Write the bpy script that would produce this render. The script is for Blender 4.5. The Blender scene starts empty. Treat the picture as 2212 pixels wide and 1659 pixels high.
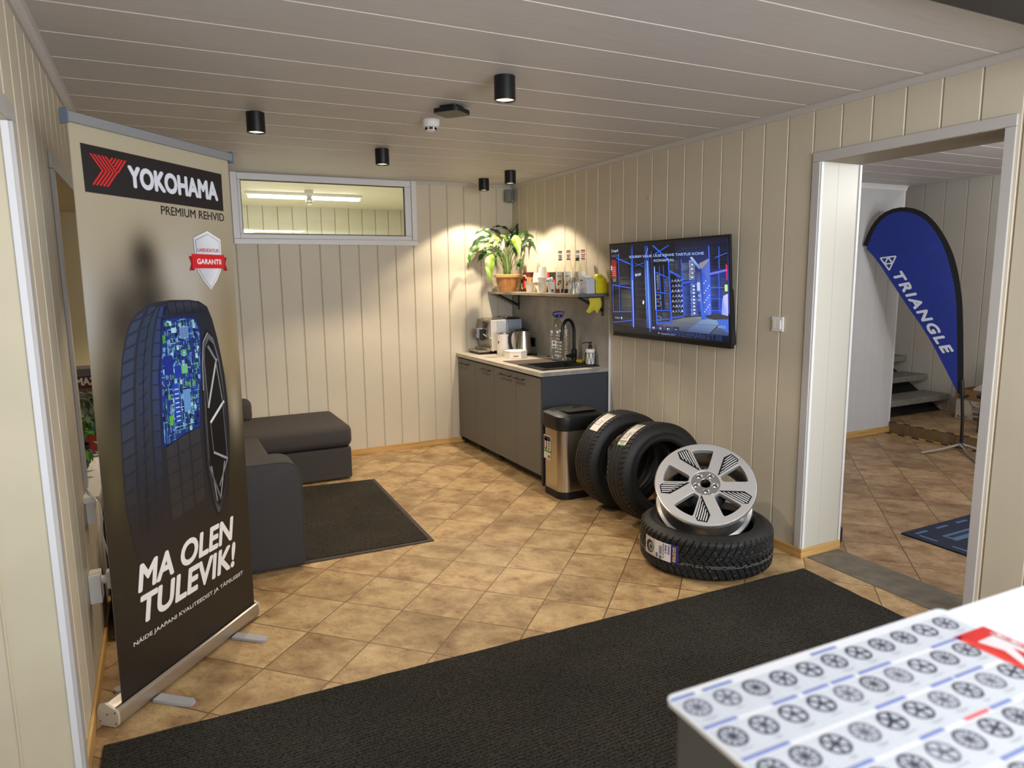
import bpy, bmesh, math, random
from mathutils import Vector, Matrix
random.seed(7)
PI = math.pi
SC = bpy.context.scene
COL = SC.collection
rad = math.radians

# ------------------------------------------------------------------ helpers
def lin(c):
    return tuple((x/12.92 if x <= .04045 else ((x+.055)/1.055)**2.4) for x in c)
def rgb(r, g, b):
    return lin((r/255, g/255, b/255))

MATS = {}
def mat(name, col=(.5,.5,.5), rough=.6, metal=0, emit=None, estr=0, trans=0, ior=1.45, alpha=1, noise=0, nscale=20, bump=0, bscale=80, coat=0, nstretch=None, spec=.5):
    if name in MATS: return MATS[name]
    m = bpy.data.materials.new(name); m.use_nodes = True
    nt = m.node_tree; b = nt.nodes['Principled BSDF']
    b.inputs['Base Color'].default_value = (*col, 1)
    b.inputs['Roughness'].default_value = rough
    b.inputs['Metallic'].default_value = metal
    b.inputs['IOR'].default_value = ior
    b.inputs['Transmission Weight'].default_value = trans
    b.inputs['Alpha'].default_value = alpha
    b.inputs['Coat Weight'].default_value = coat
    b.inputs['Specular IOR Level'].default_value = spec
    if emit:
        b.inputs['Emission Color'].default_value = (*emit, 1); b.inputs['Emission Strength'].default_value = estr
    if noise or bump:
        tc = nt.nodes.new('ShaderNodeTexCoord'); mp = nt.nodes.new('ShaderNodeMapping')
        nt.links.new(tc.outputs['Object'], mp.inputs[0])
        if nstretch: mp.inputs['Scale'].default_value = nstretch
    if noise:
        n = nt.nodes.new('ShaderNodeTexNoise'); n.inputs['Scale'].default_value = nscale; n.inputs['Detail'].default_value = 6
        nt.links.new(mp.outputs[0], n.inputs[0])
        r = nt.nodes.new('ShaderNodeValToRGB')
        r.color_ramp.elements[0].position = .3; r.color_ramp.elements[1].position = .7
        r.color_ramp.elements[0].color = (*[c*(1-noise) for c in col], 1)
        r.color_ramp.elements[1].color = (*[min(1, c*(1+noise)) for c in col], 1)
        nt.links.new(n.outputs[0], r.inputs[0]); nt.links.new(r.outputs[0], b.inputs['Base Color'])
    if bump:
        n2 = nt.nodes.new('ShaderNodeTexNoise'); n2.inputs['Scale'].default_value = bscale; n2.inputs['Detail'].default_value = 4
        nt.links.new(mp.outputs[0], n2.inputs[0])
        bp = nt.nodes.new('ShaderNodeBump'); bp.inputs['Strength'].default_value = bump; bp.inputs['Distance'].default_value = .01
        nt.links.new(n2.outputs[0], bp.inputs['Height']); nt.links.new(bp.outputs[0], b.inputs['Normal'])
    MATS[name] = m
    return m

def vcol_mat(name, rough=.5, emission=0, coat=0):
    if name in MATS: return MATS[name]
    m = bpy.data.materials.new(name); m.use_nodes = True
    nt = m.node_tree; b = nt.nodes['Principled BSDF']
    a = nt.nodes.new('ShaderNodeAttribute'); a.attribute_name = 'Col'
    b.inputs['Roughness'].default_value = rough; b.inputs['Coat Weight'].default_value = coat
    if emission:
        b.inputs['Base Color'].default_value = (.008,.008,.01,1)
        nt.links.new(a.outputs['Color'], b.inputs['Emission Color']); b.inputs['Emission Strength'].default_value = emission
    else:
        nt.links.new(a.outputs['Color'], b.inputs['Base Color'])
    MATS[name] = m
    return m

class MB:
    """collects shapes into one mesh"""
    def __init__(self): self.bm = bmesh.new()
    def _merge(self, t, mi=0, M=None):
        if M is not None: bmesh.ops.transform(t, matrix=M, verts=t.verts)
        vm = {v: self.bm.verts.new(v.co) for v in t.verts}
        for f in t.faces:
            try: nf = self.bm.faces.new([vm[v] for v in f.verts])
            except ValueError: continue
            nf.material_index = mi; nf.smooth = True
        t.free()
    def box(self, x0, x1, y0, y1, z0, z1, bev=0, seg=2, mi=0, M=None):
        t = bmesh.new(); bmesh.ops.create_cube(t, size=1)
        for v in t.verts:
            v.co = Vector(((x0+x1)/2+v.co.x*(x1-x0), (y0+y1)/2+v.co.y*(y1-y0), (z0+z1)/2+v.co.z*(z1-z0)))
        if bev:
            bmesh.ops.bevel(t, geom=list(t.edges), offset=bev, segments=seg, affect='EDGES', profile=.5)
        self._merge(t, mi, M); return self
    def quad(self, pts, mi=0):
        vs = [self.bm.verts.new(p) for p in pts]; f = self.bm.faces.new(vs); f.material_index = mi; return f
    def lathe(self, prof, n=32, mi=0, M=None, cap0=True, cap1=True):
        t = bmesh.new(); rings = []
        for r, z in prof:
            rings.append([t.verts.new((r*math.cos(2*PI*i/n), r*math.sin(2*PI*i/n), z)) for i in range(n)])
        for a, b in zip(rings, rings[1:]):
            for i in range(n): t.faces.new((a[i], a[(i+1) % n], b[(i+1) % n], b[i]))
        if cap0: t.faces.new(rings[0][::-1])
        if cap1: t.faces.new(rings[-1])
        self._merge(t, mi, M); return self
    def tube(self, pts, r, n=8, mi=0, caps=True):
        pts = [Vector(p) for p in pts]; t = bmesh.new(); rings = []; k = len(pts)
        rs = r if isinstance(r, (list, tuple)) else [r]*k
        up = None
        for i, p in enumerate(pts):
            d = (pts[min(i+1, k-1)]-pts[max(i-1, 0)]).normalized()
            if up is None:
                up = Vector((0,0,1)) if abs(d.z) < .9 else Vector((1,0,0))
            a = (up - d*up.dot(d)).normalized(); b = d.cross(a); up = a
            rings.append([t.verts.new(p + rs[i]*(math.cos(2*PI*j/n)*a + math.sin(2*PI*j/n)*b)) for j in range(n)])
        for A, B in zip(rings, rings[1:]):
            for j in range(n): t.faces.new((A[j], A[(j+1) % n], B[(j+1) % n], B[j]))
        if caps: t.faces.new(rings[0][::-1]); t.faces.new(rings[-1])
        self._merge(t, mi); return self
    def prism(self, pts2, h0, h1, fn=None, mi=0, bev=0):
        """extruded outline; fn(u,v,h)->point"""
        fn = fn or (lambda u, v, h: (u, v, h))
        t = bmesh.new()
        A = [t.verts.new(fn(u, v, h0)) for u, v in pts2]; B = [t.verts.new(fn(u, v, h1)) for u, v in pts2]
        t.faces.new(A[::-1]); t.faces.new(B); n = len(A)
        for i in range(n): t.faces.new((A[i], A[(i+1) % n], B[(i+1) % n], B[i]))
        bmesh.ops.recalc_face_normals(t, faces=t.faces)
        if bev: bmesh.ops.bevel(t, geom=list(t.edges), offset=bev, segments=2, affect='EDGES', profile=.5)
        self._merge(t, mi); return self
    def grid(self, fn, nu, nv, mi=0, two=False):
        t = bmesh.new()
        V = [[t.verts.new(fn(i/nu, j/nv)) for j in range(nv+1)] for i in range(nu+1)]
        for i in range(nu):
            for j in range(nv): t.faces.new((V[i][j], V[i+1][j], V[i+1][j+1], V[i][j+1]))
        self._merge(t, mi); return self
    def build(self, name, mats, parent=None, angle=35, flat=False):
        me = bpy.data.meshes.new(name); self.bm.normal_update()
        for f in self.bm.faces: f.smooth = not flat
        self.bm.to_mesh(me); self.bm.free()
        for m in (mats if isinstance(mats, (list, tuple)) else [mats]): me.materials.append(m)
        if not flat: me.set_sharp_from_angle(angle=rad(angle))
        o = bpy.data.objects.new(name, me); COL.objects.link(o)
        if not flat and angle <= 40:
            wm = o.modifiers.new('weighted_normals', 'WEIGHTED_NORMAL'); wm.keep_sharp = True; wm.mode = 'FACE_AREA'; wm.weight = 70
        if parent:
            o.parent = parent; o.matrix_parent_inverse = parent.matrix_basis.inverted()   # geometry is given in world space
        return o

def local(o):
    """part built in its thing's local space"""
    o.matrix_parent_inverse = Matrix(); return o

def tag(o, label, cat, group=None):
    o['label'] = label; o['category'] = cat
    if group: o['group'] = group
    return o
def thing(name, label, cat, loc=(0,0,0), rz=0, group=None):
    o = bpy.data.objects.new(name, None); COL.objects.link(o); o.empty_display_size = .05
    o.location = loc; o.rotation_euler = (0,0,rz)
    o.matrix_basis = Matrix.Translation(loc) @ Matrix.Rotation(rz, 4, 'Z')
    return tag(o, label, cat, group)
def struct(o): o['kind'] = 'structure'; return o
def dup(root, loc, rz=None, label=None, group=None):
    r = root.copy(); COL.objects.link(r); r.location = loc
    if rz is not None: r.rotation_euler = (0,0,rz)
    if label: r['label'] = label
    if group: r['group'] = group
    for ch in list(root.children):
        c = ch.copy(); COL.objects.link(c); c.parent = r
        for g in list(ch.children):
            d = g.copy(); COL.objects.link(d); d.parent = c
    return r

# --- lettering
TXT = {}
def glyphs(s, bold=0, shear=0, spacing=1):
    k = (s, bold, shear, spacing)
    if k in TXT: return TXT[k]
    cu = bpy.data.curves.new('lettering', 'FONT'); cu.body = s; cu.offset = bold; cu.shear = shear; cu.space_character = spacing
    cu.resolution_u = 4
    o = bpy.data.objects.new('lettering', cu); COL.objects.link(o)
    dg = bpy.context.evaluated_depsgraph_get(); dg.update()
    me = bpy.data.meshes.new_from_object(o.evaluated_get(dg))
    vs = [(v.co.x, v.co.y) for v in me.vertices]; fs = [tuple(p.vertices) for p in me.polygons]
    bpy.data.objects.remove(o); bpy.data.curves.remove(cu); bpy.data.meshes.remove(me)
    x0 = min(v[0] for v in vs); x1 = max(v[0] for v in vs); y0 = min(v[1] for v in vs); y1 = max(v[1] for v in vs)
    TXT[k] = ([((x-x0)/(x1-x0), (y-y0)/(y1-y0)) for x, y in vs], fs)
    return TXT[k]

class Art:
    """flat print: coloured polygons laid on a surface, fn(u,v,h)->point; colours are sRGB 0..255"""
    def __init__(self, fn, step=.0004): self.fn = fn; self.step = step; self.v = []; self.f = []; self.c = []
    def poly(self, pts, col, layer=1):
        b = len(self.v); h = layer*self.step
        self.v += [self.fn(u, w, h) for u, w in pts]; self.f.append(tuple(range(b, b+len(pts))))
        if len(col) and isinstance(col[0], (tuple, list)): self.c += [rgb(*c) for c in col]
        else: self.c += [rgb(*col)]*len(pts)
        return self
    def rect(self, u0, v0, u1, v1, col, layer=1, nu=1, nv=1):
        for i in range(nu):
            for j in range(nv):
                a0 = u0+(u1-u0)*i/nu; a1 = u0+(u1-u0)*(i+1)/nu; b0 = v0+(v1-v0)*j/nv; b1 = v0+(v1-v0)*(j+1)/nv
                self.poly([(a0,b0),(a1,b0),(a1,b1),(a0,b1)], col, layer)
        return self
    def line(self, p, q, w, col, layer=1):
        dx, dy = q[0]-p[0], q[1]-p[1]; L = math.hypot(dx, dy) or 1; nx, ny = -dy/L*w/2, dx/L*w/2
        return self.poly([(p[0]-nx,p[1]-ny),(q[0]-nx,q[1]-ny),(q[0]+nx,q[1]+ny),(p[0]+nx,p[1]+ny)], col, layer)
    def path(self, pts, w, col, layer=1):
        for p, q in zip(pts, pts[1:]): self.line(p, q, w, col, layer)
        return self
    def disc(self, u, v, r, col, layer=1, n=20, ry=None):
        ry = ry or r
        return self.poly([(u+r*math.cos(2*PI*i/n), v+ry*math.sin(2*PI*i/n)) for i in range(n)], col, layer)
    def ring(self, u, v, r0, r1, col, layer=1, n=24):
        for i in range(n):
            a, b = 2*PI*i/n, 2*PI*(i+1)/n
            self.poly([(u+r0*math.cos(a),v+r0*math.sin(a)),(u+r1*math.cos(a),v+r1*math.sin(a)),(u+r1*math.cos(b),v+r1*math.sin(b)),(u+r0*math.cos(b),v+r0*math.sin(b))], col, layer)
        return self
    def text(self, s, u0, v0, u1, v1, col, layer=2, bold=0, shear=0, spacing=1, rot=0):
        vs, fs = glyphs(s, 0, shear, spacing)
        if rot == -90: vs = [(y, 1-x) for x, y in vs]
        if rot == 90: vs = [(1-y, x) for x, y in vs]
        h = layer*self.step
        # heavier strokes: the same letters printed again with a tiny shift
        st = bold*1.3*abs((u1-u0) if rot else (v1-v0)); sh = [(0,0)]
        if bold: sh = [(st*math.cos(PI*k/4), st*math.sin(PI*k/4)) for k in range(8)]
        for q, (dx, dy) in enumerate(sh):
            b = len(self.v); h = (layer+q*.11)*self.step
            self.v += [self.fn(u0+st+(u1-u0-2*st)*x+dx, v0+st+(v1-v0-2*st)*y+dy, h) for x, y in vs]
            self.c += [rgb(*col)]*len(vs)
            self.f += [tuple(b+i for i in f) for f in fs]
        return self
    def build(self, name, m, parent=None):
        me = bpy.data.meshes.new(name); me.from_pydata([tuple(p) for p in self.v], [], self.f)
        at = me.attributes.new('Col', 'FLOAT_COLOR', 'POINT')
        for i, c in enumerate(self.c): at.data[i].color = (*c, 1)
        me.materials.append(m)
        o = bpy.data.objects.new(name, me); COL.objects.link(o)
        if parent:
            o.parent = parent; o.matrix_parent_inverse = parent.matrix_basis.inverted()
        return o

def plane_fn(o, u, v, n):
    o, u, v, n = Vector(o), Vector(u), Vector(v), Vector(n)
    return lambda a, b, h=0: o + u*a + v*b + n*h

# ------------------------------------------------------------------ camera
F, YAW, PIT, ROL, HC = 1514.72, .463728, .151386, -.0124684, 1.58
cy, sy, cp, sp, cr, sr = math.cos(YAW), math.sin(YAW), math.cos(PIT), math.sin(PIT), math.cos(ROL), math.sin(ROL)
FWD = Vector((sy*cp, cy*cp, -sp)); RT = Vector((cy, -sy, 0)); UP = RT.cross(FWD)
R2 = cr*RT + sr*UP; U2 = -sr*RT + cr*UP
CAMP = Vector((0, 0, HC))
cd = bpy.data.cameras.new('camera'); cam = bpy.data.objects.new('camera', cd); COL.objects.link(cam)
cam.matrix_world = Matrix(((R2.x,U2.x,-FWD.x,0),(R2.y,U2.y,-FWD.y,0),(R2.z,U2.z,-FWD.z,HC),(0,0,0,1)))
cd.sensor_fit = 'HORIZONTAL'; cd.sensor_width = 36; cd.lens = F*36/2212; cd.clip_start = .02
cd.dof.use_dof = True; cd.dof.focus_distance = 4.2; cd.dof.aperture_fstop = 3.6
SC.camera = cam
SC.view_settings.view_transform = 'Standard'; SC.view_settings.look = 'None'; SC.view_settings.exposure = 0.10
SC.cycles.max_bounces = 7; SC.cycles.diffuse_bounces = 4; SC.cycles.glossy_bounces = 3; SC.cycles.transmission_bounces = 4; SC.cycles.transparent_max_bounces = 12; SC.cycles.caustics_reflective = False; SC.cycles.caustics_refractive = False

# ------------------------------------------------------------------ materials
WALL = mat('wall_paint', rgb(204,194,174), .45, noise=.03, nscale=3, bump=.03, bscale=300)
WALLD = mat('groove_highlight', rgb(222,212,192), .4); WALLB = mat('groove_shade', rgb(178,165,142), .6)  # groove slopes tinted as lit, bottoms as shaded wall paint
REVEAL = mat('reveal_paint', rgb(192,188,176), .4)
WHITE = mat('white_trim', rgb(222,222,224), .35)
GREYTRIM = mat('grey_trim', rgb(190,186,184), .4)
BLACKP = mat('black_plastic', rgb(22,22,24), .45)
BLACKM = mat('black_metal', rgb(18,18,20), .38)
STEEL = mat('brushed_steel', rgb(196,190,180), .28, 1, noise=.05, nscale=60, nstretch=(1,1,.03))
ALU = mat('aluminium', rgb(205,204,202), .35, 1)
WPLASTIC = mat('white_plastic', rgb(232,230,228), .35)
PAPER = mat('white_paper', rgb(238,234,226), .6)
PRINT = vcol_mat('print_matte', .55)
PRINTG = vcol_mat('print_gloss', .35)

def node_floor(name, ox, oy, dark=1.0):
    m = bpy.data.materials.new(name); m.use_nodes = True; nt = m.node_tree; N = nt.nodes; L = nt.links
    b = N['Principled BSDF']; b.inputs['Roughness'].default_value = .42
    tc = N.new('ShaderNodeTexCoord'); mp = N.new('ShaderNodeMapping'); mp.vector_type = 'POINT'
    L.new(tc.outputs['Object'], mp.inputs[0])
    s = .3125
    # rotate 45 degrees and scale to one tile per unit, tile corner at (ox,oy)
    c = math.cos(PI/4)
    mp.inputs['Rotation'].default_value = (0,0,PI/4); mp.inputs['Scale'].default_value = (1/s,1/s,1)
    mp.inputs['Location'].default_value = (-(c*ox-c*oy)/s, -(c*ox+c*oy)/s, 0)
    sep = N.new('ShaderNodeSeparateXYZ'); L.new(mp.outputs[0], sep.inputs[0])
    def math_(op, a, b_=None):
        n = N.new('ShaderNodeMath'); n.operation = op
        for i, x in enumerate((a, b_)):
            if x is None: continue
            if isinstance(x, (int, float)): n.inputs[i].default_value = x
            else: L.new(x, n.inputs[i])
        return n.outputs[0]
    fx, fy = math_('FRACT', sep.outputs[0]), math_('FRACT', sep.outputs[1])
    ex = math_('ABSOLUTE', math_('SUBTRACT', fx, .5)); ey = math_('ABSOLUTE', math_('SUBTRACT', fy, .5))
    g = math_('GREATER_THAN', math_('MAXIMUM', ex, ey), .4915)
    ix, iy = math_('FLOOR', sep.outputs[0]), math_('FLOOR', sep.outputs[1])
    cm = N.new('ShaderNodeCombineXYZ'); L.new(ix, cm.inputs[0]); L.new(iy, cm.inputs[1])
    wn = N.new('ShaderNodeTexWhiteNoise'); wn.noise_dimensions = '2D'; L.new(cm.outputs[0], wn.inputs[0])
    # soft cloudy mottling, shifted for every tile
    add = N.new('ShaderNodeVectorMath'); add.operation = 'MULTIPLY_ADD'
    L.new(wn.outputs['Color'], add.inputs[0]); add.inputs[1].default_value = (40,40,40); L.new(mp.outputs[0], add.inputs[2])
    st = N.new('ShaderNodeMapping'); st.inputs['Scale'].default_value = (1.0,1.35,1); st.inputs['Rotation'].default_value = (0,0,.6); L.new(add.outputs[0], st.inputs[0])
    n1 = N.new('ShaderNodeTexNoise'); n1.inputs['Scale'].default_value = 2.3; n1.inputs['Detail'].default_value = 12; n1.inputs['Roughness'].default_value = .72; L.new(st.outputs[0], n1.inputs[0])
    r1 = N.new('ShaderNodeValToRGB'); L.new(n1.outputs[0], r1.inputs[0]); E = r1.color_ramp.elements
    d = dark if isinstance(dark, tuple) else (dark,)*3
    def K(*q): return (*[x*k for x, k in zip(rgb(*q), d)], 1)
    E[0].position = .34; E[0].color = K(150,116,80); E[1].position = .70; E[1].color = K(226,200,154)
    for p, q in ((.40,(180,146,104)),(.50,(202,170,122)),(.60,(213,184,136))):
        e = E.new(p); e.color = K(*q)
    # fine dark scratches / pits
    n2 = N.new('ShaderNodeTexNoise'); n2.inputs['Scale'].default_value = 14; n2.inputs['Detail'].default_value = 8; n2.inputs['Roughness'].default_value = .75; n2.inputs['Distortion'].default_value = 1.5; L.new(st.outputs[0], n2.inputs[0])
    r2 = N.new('ShaderNodeValToRGB'); L.new(n2.outputs[0], r2.inputs[0]); r2.color_ramp.elements[0].position = .34; r2.color_ramp.elements[0].color = (.45,.4,.36,1); r2.color_ramp.elements[1].position = .47; r2.color_ramp.elements[1].color = (1,1,1,1)
    mx = N.new('ShaderNodeMix'); mx.data_type = 'RGBA'; mx.blend_type = 'MULTIPLY'; mx.inputs[0].default_value = .7
    L.new(r1.outputs[0], mx.inputs[6]); L.new(r2.outputs[0], mx.inputs[7])
    n4 = N.new('ShaderNodeTexNoise'); n4.inputs['Scale'].default_value = 1.15; n4.inputs['Detail'].default_value = 3; n4.inputs['Distortion'].default_value = .6; L.new(add.outputs[0], n4.inputs[0])
    r4 = N.new('ShaderNodeValToRGB'); L.new(n4.outputs[0], r4.inputs[0]); r4.color_ramp.elements[0].position = .36; r4.color_ramp.elements[0].color = (.60,.53,.46,1); r4.color_ramp.elements[1].position = .56; r4.color_ramp.elements[1].color = (1.06,1.06,1.06,1)
    mx4 = N.new('ShaderNodeMix'); mx4.data_type = 'RGBA'; mx4.blend_type = 'MULTIPLY'; mx4.inputs[0].default_value = .7; L.new(mx.outputs[2], mx4.inputs[6]); L.new(r4.outputs[0], mx4.inputs[7]); mx = mx4
    # tile to tile tone
    hv = N.new('ShaderNodeHueSaturation'); L.new(mx.outputs[2], hv.inputs['Color'])
    val = math_('ADD', math_('MULTIPLY', wn.outputs[0], .26), .86); L.new(val, hv.inputs['Value'])
    mg = N.new('ShaderNodeMix'); mg.data_type = 'RGBA'; L.new(g, mg.inputs[0]); L.new(hv.outputs[0], mg.inputs[6]); mg.inputs[7].default_value = K(112,84,56)
    L.new(mg.outputs[2], b.inputs['Base Color'])
    bp = N.new('ShaderNodeBump'); bp.inputs['Strength'].default_value = .25; bp.inputs['Distance'].default_value = .004
    hh = math_('SUBTRACT', n2.outputs[0], math_('MULTIPLY', g, .8)); L.new(hh, bp.inputs['Height']); L.new(bp.outputs[0], b.inputs['Normal'])
    return m
FLOOR = node_floor('floor_tiles', 1.155, 3.30, .78)
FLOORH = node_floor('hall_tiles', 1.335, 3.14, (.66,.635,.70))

def node_ceiling():
    m = bpy.data.materials.new('ceiling_panels'); m.use_nodes = True; nt = m.node_tree; N = nt.nodes; L = nt.links
    b = N['Principled BSDF']; b.inputs['Roughness'].default_value = .5
    tc = N.new('ShaderNodeTexCoord'); mp = N.new('ShaderNodeMapping'); mp.inputs['Scale'].default_value = (2.2,34,1); L.new(tc.outputs['Object'], mp.inputs[0])
    n = N.new('ShaderNodeTexNoise'); n.inputs['Scale'].default_value = 2.2; n.inputs['Detail'].default_value = 7; n.inputs['Roughness'].default_value = .7; n.inputs['Distortion'].default_value = .8; L.new(mp.outputs[0], n.inputs[0])
    r = N.new('ShaderNodeValToRGB'); L.new(n.outputs[0], r.inputs[0])
    r.color_ramp.elements[0].position = .34; r.color_ramp.elements[0].color = (*rgb(190,187,187),1); r.color_ramp.elements[1].position = .66; r.color_ramp.elements[1].color = (*rgb(199,197,198),1)
    L.new(r.outputs[0], b.inputs['Base Color'])
    bp = N.new('ShaderNodeBump'); bp.inputs['Strength'].default_value = .18; bp.inputs['Distance'].default_value = .002; L.new(n.outputs[0], bp.inputs['Height']); L.new(bp.outputs[0], b.inputs['Normal'])
    return m
CEIL = node_ceiling()
SEAM = mat('seam_highlight', rgb(222,219,216), .4)  # groove faces whitened: the light they catch is in the colour

def node_wood():
    m = bpy.data.materials.new('pine_trim'); m.use_nodes = True; nt = m.node_tree; N = nt.nodes; L = nt.links
    b = N['Principled BSDF']; b.inputs['Roughness'].default_value = .4
    tc = N.new('ShaderNodeTexCoord'); mp = N.new('ShaderNodeMapping'); mp.inputs['Scale'].default_value = (1.5,1.5,60); L.new(tc.outputs['Object'], mp.inputs[0])
    n = N.new('ShaderNodeTexNoise'); n.inputs['Scale'].default_value = 2; n.inputs['Detail'].default_value = 5; L.new(mp.outputs[0], n.inputs[0])
    r = N.new('ShaderNodeValToRGB'); L.new(n.outputs[0], r.inputs[0]); r.color_ramp.elements[0].position = .3; r.color_ramp.elements[0].color = (*rgb(176,132,72),1); r.color_ramp.elements[1].position = .7; r.color_ramp.elements[1].color = (*rgb(214,176,112),1)
    L.new(r.outputs[0], b.inputs['Base Color']); return m
PINE = node_wood()

# ------------------------------------------------------------------ the room
XR, YB, XL, ZC = 3.116, 6.18, -.328, 2.44
def panel_wall(name, fn, u0, u1, z0, z1, g0, pitch, holes=(), mats=(None, None), gw=.0062, gd=.008):
    """boarded wall; fn(u,z,depth)->point; holes = (u0,u1,z0,z1)"""
    prof = {u0: 0, u1: 0}
    k = math.ceil((u0-g0)/pitch)
    grooves = []
    while g0+k*pitch < u1:
        g = g0+k*pitch
        if u0+gw < g < u1-gw:
            grooves.append(g); prof[g-gw] = 0; prof[g-gw*.5] = gd; prof[g+gw*.5] = gd; prof[g+gw] = 0
        k += 1
    def depth(u):
        for g in grooves:
            a = abs(u-g)
            if a < gw: return gd*min(1, (gw-a)/(gw*.5))
        return 0
    for h in holes:
        for u in h[:2]: prof[u] = depth(u)
    us = sorted(prof); mb = MB()
    for a, b in zip(us, us[1:]):
        if b-a < 1e-6: continue
        zs = [z0, z1]; mid = (a+b)/2; inside = [h for h in holes if h[0] <= mid <= h[1]]
        cuts = sorted({z0, z1, *[z for h in inside for z in h[2:] if z0 < z < z1]})
        da, db = prof[a], prof[b]
        for c, d in zip(cuts, cuts[1:]):
            zm = (c+d)/2
            if any(h[2] <= zm <= h[3] for h in inside): continue
            mb.quad([fn(a,c,da), fn(b,c,db), fn(b,d,db), fn(a,d,da)], 2 if (da and db) else 1 if (da or db) else 0)
    return struct(mb.build(name, list(mats)+([WALLB] if len(mats) == 2 else []), flat=True))

# right wall (with the doorway), back wall (with the interior window), left wall (doorway and window recess)
panel_wall('wall_right', lambda u, z, d: (XR+d, u, z), -1.8, YB, 0, ZC, 4.36, .1675, [(1.74,2.629,-1,2.15)], (WALL, WALLD))
panel_wall('wall_back', lambda u, z, d: (u, YB+d, z), XL, XR, 0, ZC, .602, .1675, [(.64,2.10,1.915,2.415)], (WALL, WALLD))
panel_wall('wall_left', lambda u, z, d: (XL-d, u, z), -1.8, YB, 0, ZC, 2.574, .178, [(1.2,2.40,-1,2.02),(3.29,5.2,.73,2.01)], (WALL, WALLD), .006, .004)
# floor and ceiling
struct(MB().box(XL-.5, XR+.04, -1.8, YB+.02, -.05, 0).build('floor', FLOOR, flat=True))
struct(MB().box(XR+.28, 6.46, -.6, 4.47, -.05, 0).build('floor_hall', FLOORH, flat=True))
def ceiling(name, x0, x1, y0, y1, z, g0, pitch=.3125):
    mb = MB(); ys = []; k = math.ceil((y0-g0)/pitch)
    while g0+k*pitch < y1: ys.append(g0+k*pitch); k += 1
    gs = [y0]
    prev = y0
    w = .004
    for g in ys:
        if g-prev > .02: mb.quad([(x0,prev,z),(x0,g-w,z),(x1,g-w,z),(x1,prev,z)], 0)
        mb.quad([(x0,g-w,z),(x0,g-w*.4,z+.004),(x1,g-w*.4,z+.004),(x1,g-w,z)], 1)
        mb.quad([(x0,g-w*.4,z+.004),(x0,g+w*.4,z+.004),(x1,g+w*.4,z+.004),(x1,g-w*.4,z+.004)], 1)
        mb.quad([(x0,g+w*.4,z+.004),(x0,g+w,z),(x1,g+w,z),(x1,g+w*.4,z+.004)], 1)
        prev = g+w
    mb.quad([(x0,prev,z),(x0,y1,z),(x1,y1,z),(x1,prev,z)], 0)
    return struct(mb.build(name, [CEIL, SEAM], flat=True))
ceiling('ceiling', XL-.4, XR+.02, -1.8, YB+.02, ZC, 2.711)
ceiling('ceiling_hall', XR+.27, 6.47, -.6, 4.48, 2.39, 2.6, .27)

# ceiling trims (cornice)
def cornice(name, p, q, n, z=ZC, h=.03, w=.03, m=GREYTRIM):
    """p,q ends on the wall line, n points into the room"""
    p, q, n = Vector((*p, z)), Vector((*q, z)), Vector((*n, 0))
    out = [(0,0),(w,0),(w,-.006),(w*.75,-.011),(w*.45,-h*.62),(.010,-h),(0,-h)]
    mb = MB(); A = [p+n*a+Vector((0,0,b-.0005)) for a, b in out]; B = [q+n*a+Vector((0,0,b-.0005)) for a, b in out]
    k = len(out)
    for i in range(k): mb.quad([A[i], B[i], B[(i+1)%k], A[(i+1)%k]])
    mb.quad(A); mb.quad(B[::-1])
    return struct(mb.build(name, m, flat=True))
cornice('trim_1', (XR,-1.8), (XR,YB), (-1,0))
cornice('trim_2', (2.145,YB), (XR,YB), (0,-1), h=.026, w=.02)
cornice('trim_3', (XL,-1.8), (XL,YB), (1,0), h=.04, w=.036)
cornice('trim_4', (XR+.29,4.467), (6.46,4.467), (0,-1), z=2.39, h=.045, w=.03, m=WHITE)

# baseboards
def base(name, x0, x1, y0, y1, h=.055, z=0):
    return struct(MB().box(x0,x1,y0,y1,z,z+h,.004,2).build(name, PINE))
base('baseboard_back', XL, XR, YB-.014, YB)
base('baseboard_right', XR-.014, XR, 2.618, YB-.015)
base('baseboard_left', XL, XL+.013, 2.452, YB-.015, .06)
base('baseboard_reveal', XR-.0135, XR+.305, 2.617, 2.629)
base('baseboard_hall', XR+.32, 6.45, 4.453, 4.467, .06)

# doorway in the right wall: casing, panelled reveal with white corner beads
t = MB()
t.box(XR-.012, XR, 2.630, 2.675, .055, 2.15, .002); t.box(XR-.012, XR, 1.697, 1.739, 0, 2.15, .002); t.box(XR-.012, XR, 1.697, 2.675, 2.151, 2.197, .002)
struct(t.build('trim_5', GREYTRIM))
t = MB()
t.quad([(XR,2.629,0),(XR+.30,2.629,0),(XR+.30,2.629,2.15),(XR,2.629,2.15)])
t.quad([(XR,1.74,0),(XR,1.74,2.15),(XR+.30,1.74,2.15),(XR+.30,1.74,0)])
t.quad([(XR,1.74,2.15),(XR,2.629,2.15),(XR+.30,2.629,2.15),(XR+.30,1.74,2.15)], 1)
t.box(XR+.132, XR+.136, 2.6283, 2.6305, 0, 2.15, mi=2)
struct(t.build('wall_reveal_right', [REVEAL, mat('lintel_shaded', rgb(140,128,108), .5), GREYTRIM], flat=True))  # lintel underside coloured darker to carry its shade
t = MB()
for x in (XR-.002, XR+.292): t.box(x, x+.016, 2.6235, 2.629, .05, 2.148, .001)
struct(t.build('trim_6', WHITE))
struct(MB().box(XR+.298, XR+.315, 2.63, 4.47, 0, 2.5).box(XR+.298, XR+.315, -.6, 1.74, 0, 2.5).box(XR+.298, XR+.315, 1.74, 2.63, 2.15, 2.5).build('wall_hall_near', WALL, flat=True))
THR = mat('threshold_stone', rgb(104,96,84), .6, noise=.25, nscale=14, bump=.1)
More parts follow.
